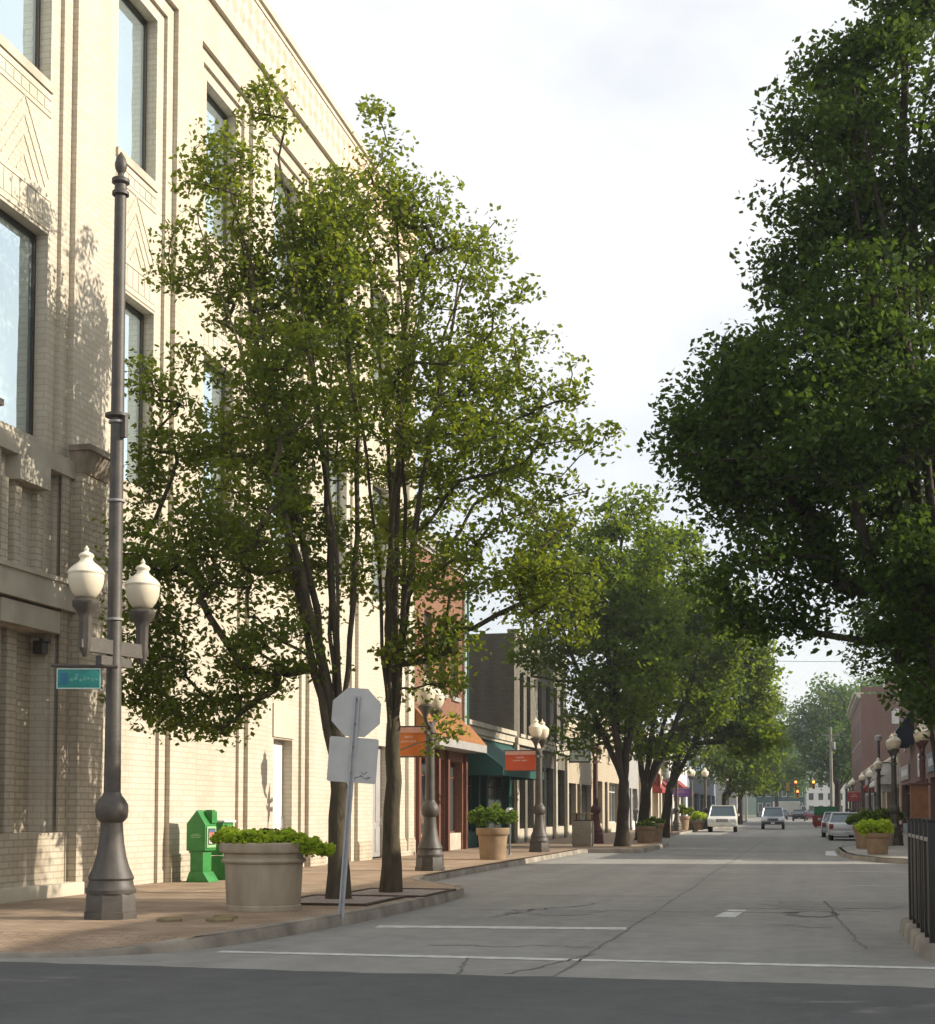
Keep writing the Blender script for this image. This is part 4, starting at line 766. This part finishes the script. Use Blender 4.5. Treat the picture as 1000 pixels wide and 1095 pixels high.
planter('tall pot with a dark green shrub between two far lamps on the left', (-8.9, 103.5, SW), [(r*1.1, z*1.3) for r, z in pot], 'terracotta', [(0, 0, 1.3, .7, .7, .45)], 1100, .16, .18, 'leaf_mid')
planter('pot with a round yellow green bush behind the left lamps', (-7.85, 104.6, SW), [(r*.9, z*.8) for r, z in pot], 'terracotta', [(0, 0, .85, .5, .5, .4)], 800, .14, .16, 'leaf_lime')
planter('pot with a green bush just beyond the white parked SUV', (-6.9, 126., SW), [(r*1.1, z) for r, z in pot], 'terracotta', [(0, 0, 1.1, .7, .7, .55)], 800, .16, .2, 'leaf_shrub')
planter('terracotta pot with a lime shrub at the edge of the right kerb bulge', (2.05, 48.6, SW), [(r*.85, z*.9) for r, z in pot], 'terracotta', [(-.28, 0, .78, .38, .4, .36), (.1, 0, .8, .36, .36, .3)], 2200, .1, .11, 'leaf_lime')
planter('terracotta pot with a darker lime shrub behind the front one on the right kerb bulge', (2.0, 55.8, SW), [(r*1.1, z*1.1) for r, z in pot], 'terracotta', [(-.1, 0, 1.0, .6, .5, .42)], 1800, .11, .13, 'leaf_shrub')
planter('wide pot with a low dark bush beside the right hand lamps', (3.5, 70., SW), [(r*1.2, z) for r, z in pot], 'terracotta', [(0, 0, 1.1, .8, .8, .6)], 1300, .14, .15, 'leaf_mid')
planter('round stone pot by the foot of the dark lamp behind the lime shrubs', (2.75, 60.8, SW), [(r*1.15, z*1.15) for r, z in pot], 'planter_concrete', [(0, 0, .9, .45, .45, .2)], 500, .1, .12, 'leaf_mid')
# ------------------------------------------------------------------ newspaper boxes (door side faces the road, +x)
o = thing('newspaper_box', 'dark green newspaper box with a pitched gable top and coin box, by the cream wall', 'newspaper box', (-11.86, 27.0, SW), R(-6), 'green newspaper boxes')
b = MB(); b.prism([(-.21, .62), (.21, .62), (.21, 1.14), (.02, 1.43), (-.21, 1.16)], 'y', -.22, .22); b.build('cabinet', 'news_green', o, bevel=.012)
b = MB(); b.prism([(-.15, .10), (.14, .10), (.14, .64), (-.15, .64)], 'y', -.17, .17); b.prism([(-.22, 0), (.30, 0), (.16, .2), (-.15, .2)], 'y', -.21, .21); b.build('pedestal', 'news_green', o, bevel=.01)
b = MB(); b.box(.05, .0, 1.16, .24, .21, 1.40); b.box(.07, .03, 1.40, .22, .18, 1.43); b.build('coin_box', 'news_green', o, bevel=.012)
b = MB(); b.box(.212, -.18, .68, .235, .18, 1.1); d = b.build('door', 'news_light', o, bevel=.004)
b = MB(); b.box(.237, -.14, .74, .241, .14, 1.06); d2 = b.build('window', 'glass_shop', d, smooth=False)
b = MB(); b.box(.2415, -.12, .76, .244, .12, .90, 0); b.box(.2415, -.12, .905, .244, .12, .98, 1); b.box(.2415, -.12, .985, .244, .12, 1.04, 2); b.build('newspaper', ['paper', 'paper_red', 'paper_blue'], o, smooth=False)
b = MB()
for z, w in ((.94, .16), (.91, .24), (.88, .2)): b.box(-w/2, -.224, z, w/2, -.2215, z+.012)
b.build('lettering', 'news_light', o, smooth=False)
o = thing('newspaper_box', 'lighter green flat topped newspaper box with big window, right of the gabled one', 'newspaper box', (-11.9, 28.0, SW), R(-4), 'green newspaper boxes')
b = MB(); b.box(-.2, -.24, .50, .2, .24, 1.17); b.build('cabinet', 'news_green', o, bevel=.012)
b = MB(); b.box(-.24, -.27, 1.175, .25, .27, 1.215); b.build('lid', 'faded_white', o, bevel=.008)
b = MB(); b.prism([(-.2, .0), (.3, .0), (.22, .48), (-.2, .48)], 'y', -.24, .24); b.build('pedestal', 'news_green', o, bevel=.012)
b = MB(); b.box(.202, -.19, .6, .216, .19, 1.1); d = b.build('door', 'news_light', o, bevel=.003); b = MB(); b.box(.217, -.15, .66, .221, .15, 1.05); b.build('newspaper', 'paper', d, smooth=False)
b = MB(); b.prism([(.292, .08), (.300, .08), (.238, .43), (.228, .43)], 'y', -.17, .17); b.build('card_panel', 'news_light', o, smooth=False)
# ------------------------------------------------------------------ parking meters, litter bin, fence
def meter(label, x, y):
    t = thing('parking_meter', label, 'parking meter', (x, y, SW), group='twin parking meters'); b = MB(); b.lathe([(.07, 0), (.05, .04), (.035, .06), (.035, 1.05)], 12); b.box(-.035, -.2, 1.03, .035, .2, 1.08); b.build('post', 'galv_dark', t)
    for s in (-1, 1):
        b = MB(); b.lathe([(.04, 1.06), (.075, 1.10), (.08, 1.22), (.105, 1.28), (.112, 1.38), (.09, 1.46), (.045, 1.5)], 16, (0, s*.16, 0)); h = b.build('meter_head', 'galv', t); b = MB(); b.box(.085, s*.16-.045, 1.33, .113, s*.16+.045, 1.42); b.build('dial_window', 'glass_car', h)
    return t
m0 = meter('twin headed parking meter in front of the orange brick shop, left of the lamp', -9.35, 35.0)
dup(m0, (-9.4, 45.5, SW), 'twin headed parking meter behind the tan shrub pot'); dup(m0, (-8.5, 72.0, SW), 'twin headed parking meter among the trunks on the second kerb bulge'); dup(m0, (-8.6, 92.0, SW), 'twin headed parking meter just past the second kerb bulge')
o = thing('litter_bin', 'square pebbled concrete litter bin with a wooden rail on top', 'litter bin', (-8.77, 56.7, SW)); b = MB(); b.box(-.36, -.36, .0, .36, .36, .06); b.box(-.38, -.38, .06, .38, .38, 1.0); b.build('body', 'pebble_concrete', o, bevel=.02)
b = MB(); b.box(-.33, -.33, 1.0, .33, .33, 1.04); b.build('liner', 'dark_interior', o); b = MB()
for x in (-.3, .3):
    for y in (-.3, .3): b.box(x-.03, y-.03, 1.0, x+.03, y+.03, 1.26)
b.box(-.37, -.37, 1.26, .37, .37, 1.31); b.build('rail', 'terracotta', o, bevel=.005)
o = thing('fence', 'black slatted metal fence on the right kerb, cropped by the picture edge', 'fence', (1.24, 18., SW))
b = MB()
for k in range(7):
    y = -1.6+k*.53
    if y < 1.5: b = MB(); b.box(-.03, y-.17, .10, .03, y+.17, 1.08); b.build('slat', 'fence_black', o, bevel=.004)
for k in range(6): b = MB(); y = -1.86+k*.66; b.box(-.045, y-.05, -.05, .045, y+.05, 1.3); b.box(-.055, y-.06, 1.3, .055, y+.06, 1.33); b.build('post', 'fence_black', o, bevel=.006)
b = MB(); b.box(-.04, -1.8, 1.09, .04, 1.42, 1.13); b.build('rail', 'fence_cap', o)
o = thing('utility_cabinet', 'rusty brown box standing behind the black fence', 'cabinet', (3.25, 47., SW), group=None); b = MB(); b.box(-.26, -.3, .06, .26, .3, 2.2); b.box(-.30, -.34, 0, .30, .34, .06); b.build('body', 'brown_box', o, bevel=.02); b = MB(); b.box(-.32, -.36, 2.2, .32, .36, 2.26); b.build('lid', 'pole_red', o, bevel=.01); b = MB(); b.box(-.21, -.316, .2, .21, -.302, 2.1); d = b.build('door', 'brown_box', o, bevel=.005); b = MB(); b.box(.14, -.34, 1.0, .17, -.316, 1.2); b.build('handle', 'galv_dark', d)
# ------------------------------------------------------------------ vehicles (length along local y, front at -y)
def car(label, loc, rz, m, kind='suv', cat='car', name='parked_car', group=None, W=1.95, L=5.0, H=1.85, wr=.38, trim='trim_dark', gm='trim_dark'):
    t = thing(name, label, cat, loc, rz, group); hw = W/2; suv = kind == 'suv'
    zb = .42 if suv else .30; belt = H*.60 if suv else H*.645; hood = H*.56 if suv else H*.60
    y0, y1 = -L/2, L/2; hl = y0+L*(.27 if suv else .26); rl = y1-(.02 if suv else L*.19)
    wy = (y0+L*.19, y1-L*.2)
    prof = [(y0+.10, zb), (y0+.02, zb+.12), (y0, zb+.3), (y0+.05, hood-.16), (y0+.16, hood-.06), (y0+.5, hood), (hl-.1, belt-.02), (hl+.1, belt), (rl, belt), (y1-.06, belt-.02 if suv else belt-.05), (y1, belt-.25), (y1, zb+.3), (y1-.06, zb+.02)]
    bot = []
    for wc in wy[::-1]:
        bot += [(wc+wr*1.15, zb)]+[(wc+wr*1.15*cos(a), wr+wr*1.15*sin(a)) for a in np.linspace(.18, pi-.18, 7) if wr+wr*1.15*sin(a) > zb]+[(wc-wr*1.15, zb)]
    b = MB(); b.prism(prof+bot, 'x', -hw, hw); body = b.build('body', m, t, bevel=.045, ang=40)
    # greenhouse: tapered roof with pillars
    fx = hl+.02; ra = (fx+.62, y1-(.25 if suv else L*.34)); rb = rl+(0 if suv else .10); top = H
    b = MB(); xb, xt = hw-.06, hw-.22
    lo = [(-xb, fx, belt-.01), (xb, fx, belt-.01), (xb, rb-.05, belt-.01), (-xb, rb-.05, belt-.01)]; hi = [(-xt, ra[0], top-.06), (xt, ra[0], top-.06), (xt, ra[1], top-.06), (-xt, ra[1], top-.06)]
    b.add(lo+hi, [(0, 1, 5, 4), (1, 2, 6, 5), (2, 3, 7, 6), (3, 0, 4, 7)]); b.build('window', 'glass_car', t, smooth=False)
    b = MB(); b.box(-xt-.02, ra[0]-.06, top-.08, xt+.02, ra[1]+.06, top); b.build('roof', m, t, bevel=.04)
    b = MB()
    for s in (-1, 1):
        for lo_, hi_ in (((s*xb, fx), (s*xt, ra[0])), ((s*xb, rb-.05), (s*xt, ra[1])), ((s*xb, (fx+rb)/2), (s*xt, (ra[0]+ra[1])/2)), ((s*xb, rb-.05-L*.2), (s*xt, ra[1]-L*.14))): b.tube([(lo_[0], lo_[1], belt-.02), (hi_[0], hi_[1], top-.05)], .045, 6)
        if suv: b.tube([(s*(xt-.05), ra[0]+.3, top+.04), (s*(xt-.05), ra[1]-.1, top+.04)], .022, 6)
    b.build('pillar', m, t)
    for s in (-1, 1):
        for wc in wy:
            b = MB(); b.wheel((s*(hw-.12), wc, wr), wr, .23); w = b.build('wheel', 'tyre', t); b = MB(); b.lathe([(wr*.1, -.02), (wr*.62, .0), (wr*.64, .02)], 16); bb = MB()
            bb.disc((s*(hw-.12), wc, wr), wr*.64, s*.085, 16)
            for k in range(5): a = k*2*pi/5; bb.tube([(s*(hw-.03), wc, wr), (s*(hw-.03), wc+wr*.58*cos(a), wr+wr*.58*sin(a))], .035, 5)
            bb.build('rim', 'rim', w)
        b = MB(); b.box(s*(hw-.42), y0-.012, hood-.30, s*(hw-.06), y0+.10, hood-.13); b.build('headlight', 'lens', t, bevel=.02)
        b = MB(); b.box(s*(hw-.24), y1-.06, belt-.34, s*(hw-.03), y1+.012, belt-.08); b.build('tail_light', 'tail_red', t, bevel=.015)
        b = MB(); b.box(s*(hw+.02), hl+.28, belt+.0, s*(hw+.2), hl+.4, belt+.16); b.build('mirror', m, t, bevel=.03)
        b = MB(); b.box(s*(hw-.36), y0-.006, zb+.06, s*(hw-.2), y0+.1, zb+.15); b.build('fog_light', 'lens', t)
    b = MB(); b.box(-.42, y0-.015, hood-.34, .42, y0+.1, hood-.12); g = b.build('grille', gm, t, bevel=.01); b = MB()
    for k in range(5): x = -.34+k*.17; b.box(x-.018, y0-.026, hood-.32, x+.018, y0-.014, hood-.14)
    b.build('bar', 'rim', g)
    for yy, s in ((y0, -1), (y1, 1)):
        b = MB(); b.box(-hw+.06, yy-.07+s*.02, zb-.02, hw-.06, yy+.07+s*.02, zb+.2); b.build('bumper', trim if suv else m, t, bevel=.03)
        b = MB(); b.box(-.16, yy+s*.09, zb+.03, .16, yy+s*.10, zb+.15); b.build('number_plate', 'plate', t)
    return t
car('white luxury SUV parked at the left kerb, nose toward us', (-6.25, 106.3, 0), R(2), 'car_white', 'suv', 'SUV', 'parked_car', None, 2.02, 5.1, 1.9, .40, 'car_white', 'grey_paint')
car('silver SUV with dark bumper driving toward us in the oncoming lane', (-3.1, 122., 0), R(1), 'car_silver', 'suv', 'SUV', 'moving_car', None, 1.86, 4.6, 1.82, .38)
car('pale silver sedan parked on the right with its tail lamps facing us', (1.75, 79.3, 0), R(180), 'car_pale', 'sedan', 'car', 'parked_car', None, 1.82, 4.7, 1.45, .33)
car('silver car parked just ahead of the paler sedan on the right', (1.45, 88., 0), R(180), 'car_silver', 'sedan', 'car', 'parked_car', None, 1.80, 4.6, 1.46, .33)
car('black car far down the road, left of the green and red skip', (-1.75, 212., 0), R(180), 'car_black', 'sedan', 'car', 'moving_car', None, 1.85, 4.6, 1.6, .33)
car('maroon car behind the black car in the distance', (.1, 232., 0), R(180), 'car_maroon', 'sedan', 'car', 'moving_car', None, 1.85, 4.6, 1.6, .33)
car('red car farthest right among the distant cars', (1.2, 244., 0), R(180), 'car_red', 'suv', 'car', 'moving_car', None, 1.9, 4.6, 1.8, .36)
car('dark car just right of the oncoming silver SUV in the distance', (-4.6, 236., 0), R(0), 'car_black', 'sedan', 'car', 'moving_car', None, 1.8, 4.5, 1.5, .33)
o = thing('delivery_van', 'white box van crossing at the end of the street', 'van', (-3.6, 268., 0)); b = MB(); b.box(-3.2, -1.1, .7, 1.6, 1.1, 3.1); b.build('cargo_box', 'white_paint', o, bevel=.06); b = MB(); b.prism([(1.65, .5), (3.3, .5), (3.3, 1.35), (2.9, 1.5), (2.5, 2.35), (1.65, 2.35)], 'y', -1, 1); c_ = b.build('cab', 'white_paint', o, bevel=.05); b = MB(); b.prism([(1.9, 1.5), (2.75, 1.5), (2.42, 2.2), (1.9, 2.2)], 'y', -1.012, 1.012); b.build('window', 'glass_car', c_, smooth=False)
for x in (-2.2, 2.5):
    for y in (-.95, .95): b = MB(); b.lathe([(.25, -.12), (.4, -.1), (.4, .1), (.25, .12)], 16); w = b.build('wheel', 'tyre', o); w.location = (x, y, .4); w.rotation_euler = (R(90), 0, 0)
o = thing('skip', 'red skip loaded with a green container at the right kerb in the distance', 'skip', (1.15, 134.5, 0)); b = MB(); b.frust(.12, (-1.0, -1.4, 1.0, 1.4), 1.05, (-1.15, -1.8, 1.15, 1.8)); b.box(-1.2, -1.86, 1.0, 1.2, 1.86, 1.08); b.box(-.9, -1.3, 0, -.7, 1.3, .12); b.box(.7, -1.3, 0, .9, 1.3, .12); b.build('body', 'bin_red', o, bevel=.015)
b = MB(); b.box(-.95, -1.5, 1.09, 1.05, 1.5, 1.82); b.box(-1.0, -1.55, 1.82, 1.1, 1.55, 1.88); b.build('container', 'bin_green', o, bevel=.02); b = MB(); [b.box(-1.1+.44*k, -1.83, .3, -1.02+.44*k, -1.66, 1.0) for k in range(6)]; b.build('rib', 'bin_red', o)
o = thing('litter_bin', 'small red bin at the left kerb between the two SUVs', 'litter bin', (-6.9, 131.5, SW)); b = MB(); b.lathe([(.4, 0), (.52, 1.0), (.56, 1.02), (.56, 1.1)], 18); b.build('body', 'bin_red', o); b = MB(); b.lathe([(.55, 1.1), (.5, 1.22), (.3, 1.3), (.1, 1.33)], 18); b.build('lid', 'bin_red', o)
# flag and pole among the left trees
o = thing('flag', 'small red flag on a white pole among the left trunks', 'flag', (-9.6, 85., SW)); b = MB(); b.tube([(0, 0, 0), (.1, 0, 4.2)], .04); b.build('pole', 'white_paint', o); b = MB(); n = 8
vs = [(.1+.9*i/n, .06*sin(i), 3.95-.45*i/n-z) for z in (0, .75) for i in range(n+1)]; b.add(vs+[(x, y+.015, z) for x, y, z in vs], [(i, i+1, n+2+i, n+1+i) for i in range(n)]+[(18+i, 18+n+1+i, 18+n+2+i, 19+i) for i in range(n)]); b.build('cloth', 'bin_red', o, ang=80)
# ------------------------------------------------------------------ signals, poles and wires
TY = 200.
def signal(label, x, z, y, rz, lit, lens):
    t = thing('traffic_signal', label, 'traffic light', (x, y, z), rz, 'traffic signals on the span wire'); b = MB(); b.box(-.2, -.13, 0, .2, .13, 1.1); b.build('housing', 'signal_yellow', t, bevel=.03)
    for k, zz in enumerate((.92, .55, .18)):
        on = k == lit
        b = MB(); b.add([(.14*cos(2*pi*i/16), -.135, zz+.14*sin(2*pi*i/16)) for i in range(16)], [tuple(range(16))]); b.build('lens', lens if on else 'signal_off', t, smooth=False)
        b = MB(); b.tube([(0, -.13, zz), (0, -.30, zz)], .16, 14, cap=False); b.build('visor', 'signal_yellow', t)
    b = MB(); b.tube([(0, 0, 1.1), (0, 0, 1.55)], .03, 6); b.build('hanger', 'galv_dark', t); return t
for x_, y_, lbl, lens in ((851, 836, 'lit red traffic light hanging over the middle of the far crossing', 'signal_red'), (870, 836, 'lit orange red traffic light hanging over the right lane of the far crossing', 'signal_amber')):
    X_, Z_ = atY(x_, y_, TY); signal(lbl, X_, Z_-.95, TY, 0, 0, lens)
X_, Z_ = atY(853, 846, TY+14); signal('lower lit red traffic light on the far side of the crossing', X_, Z_-.95, TY+14, 0, 0, 'signal_red')
X_, Z_ = atY(842, 838, TY); signal('traffic light seen side on, leftmost over the far crossing', X_, Z_-.95, TY, R(90), 9, 'signal_off')
def wire(label, a, c, sag, r=.02, name='span_wire'):
    t = thing(name, label, 'wire', a); b = MB(a); pts = [(a[0]+(c[0]-a[0])*k/14, a[1]+(c[1]-a[1])*k/14, a[2]+(c[2]-a[2])*k/14-sag*4*(k/14)*(1-k/14)) for k in range(15)]; b.tube(pts, r, 5); b.build('cable', 'trim_dark', t)
wire('span wire carrying the traffic signals across the far crossing', (-9.2, TY, 7.2), (2.6, TY, 7.2), .55)
wire('span wire of the lower traffic signal beyond the crossing', (-9.2, TY+14, 6.1), (5, TY+14, 6.1), .5)
wire('thin cable strung above the street from the grey building', (-12.3, 61.2, 9.0), (5.4, 80., 9.6), .5, .012, 'overhead_cable')
for x, y, lbl in ((-9.2, TY, 'yellowish far signal pole left of the crossing'), (5.0, TY+14, 'far signal pole beyond the crossing on the right'), (-9.2, TY+14, 'farther of two signal poles on the left of the crossing')):
    t = thing('signal_pole', lbl, 'pole', (x, y, 0), group='signal poles'); b = MB(); b.lathe([(.25, 0), (.25, .2), (.16, .3), (.12, 7.8), (.02, 7.9)], 12); b.build('shaft', 'wood_pole', t)
t = thing('utility_pole', 'tall pale wooden utility pole with crossarm in front of the far trees', 'pole', (2.6, TY-1.5, 0)); b = MB(); b.lathe([(.24, 0), (.2, 6), (.15, 12.6)], 12); b.build('shaft', 'wood_pole', t); b = MB(); b.box(-1.2, -.2, 11.4, 1.2, -.13, 11.55); b.build('crossarm', 'wood_pole', t); b = MB(); b.lathe([(.22, 9.6), (.24, 9.65), (.24, 10.5), (.2, 10.6)], 14, (.35, 0, 0)); b.build('transformer', 'grey_paint', t); b = MB(); [b.lathe([(.04, 11.55), (.06, 11.65), (.03, 11.75)], 8, (x, -.16, 0)) for x in (-1.1, -.6, .6, 1.1)]; b.build('insulator', 'galv_dark', t)

# ------------------------------------------------------------------ light, sky, camera
SUN_EL, SUN_AZ = R(25), R(12)                       # azimuth: from +x toward +y
to = (cos(SUN_EL)*cos(SUN_AZ), cos(SUN_EL)*sin(SUN_AZ), sin(SUN_EL))
import mathutils
sl = bpy.data.lights.new('sun', 'SUN'); sl.energy = 4.2; sl.angle = R(.55); sl.color = (1., .91, .77)
so = bpy.data.objects.new('sun', sl); COL.objects.link(so); so.rotation_euler = mathutils.Vector(to).to_track_quat('Z', 'Y').to_euler(); so.location = (40, 20, 60)
w = bpy.data.worlds.new('World'); scn.world = w; w.use_nodes = True; nt = w.node_tree; bg = nt.nodes['Background']; bg.inputs[1].default_value = .12
sk = nn(nt, 'ShaderNodeTexSky'); sk.sky_type = 'NISHITA'; sk.sun_disc = False; sk.sun_elevation = SUN_EL; sk.sun_rotation = pi/2-SUN_AZ; sk.air_density = 1.; sk.dust_density = 2.5
tc = nn(nt, 'ShaderNodeTexCoord'); mp = nn(nt, 'ShaderNodeMapping'); mp.inputs['Scale'].default_value = (1.6, 1.6, 2.6); mp.inputs['Location'].default_value = (.35, .1, .2); nt.links.new(tc.outputs['Generated'], mp.inputs[0])
ns = nn(nt, 'ShaderNodeTexNoise'); ns.inputs['Scale'].default_value = 1.5; ns.inputs['Detail'].default_value = 6; ns.inputs['Roughness'].default_value = .55; nt.links.new(mp.outputs[0], ns.inputs['Vector'])
cr = nn(nt, 'ShaderNodeValToRGB'); cr.color_ramp.elements[0].position = .40; cr.color_ramp.elements[0].color = (.6, .6, .6, 1); cr.color_ramp.elements[1].position = .58; cr.color_ramp.elements[1].color = (.96, .96, .96, 1); nt.links.new(ns.outputs[0], cr.inputs[0])
mx = nn(nt, 'ShaderNodeMix', data_type='RGBA'); nt.links.new(cr.outputs[0], mx.inputs[0]); nt.links.new(sk.outputs[0], mx.inputs[6]); mx.inputs[7].default_value = (5.25, 5.3, 5.35, 1)
nt.links.new(mx.outputs[2], bg.inputs[0])
# pale summer haze filling the street
b = MB(); b.box(-640, -280, -1.2, 640, 940, 62); hz = struct(b.build('haze', [], smooth=False), 'stuff')
hm = bpy.data.materials.new('haze'); hm.use_nodes = True; hn = hm.node_tree; hn.nodes.remove(hn.nodes['Principled BSDF'])
pv = nn(hn, 'ShaderNodeVolumePrincipled'); pv.inputs['Color'].default_value = (.86, .93, 1., 1); pv.inputs['Density'].default_value = .0004; pv.inputs['Anisotropy'].default_value = .3
hn.links.new(pv.outputs[0], hn.nodes['Material Output'].inputs['Volume']); hz.data.materials.append(hm)
cd = bpy.data.cameras.new('camera'); cam = bpy.data.objects.new('camera', cd); COL.objects.link(cam); scn.camera = cam
cam.location = (0, 0, CAMZ); cam.rotation_euler = (pi/2+PT, 0, TH); cd.clip_end = 4000; cd.clip_start = .1
cd.sensor_fit = 'VERTICAL'; cd.sensor_height = 24.; cd.lens = 24.*F/1095.; cd.shift_y = (CY-1095/2)/1095.; cd.shift_x = 0
scn.view_settings.view_transform = 'Standard'; scn.view_settings.look = 'None'; scn.view_settings.exposure = .76; scn.view_settings.gamma = 1
scn.cycles.use_denoising = True; scn.cycles.max_bounces = 8; scn.cycles.diffuse_bounces = 3; scn.cycles.transparent_max_bounces = 8; scn.cycles.volume_bounces = 0
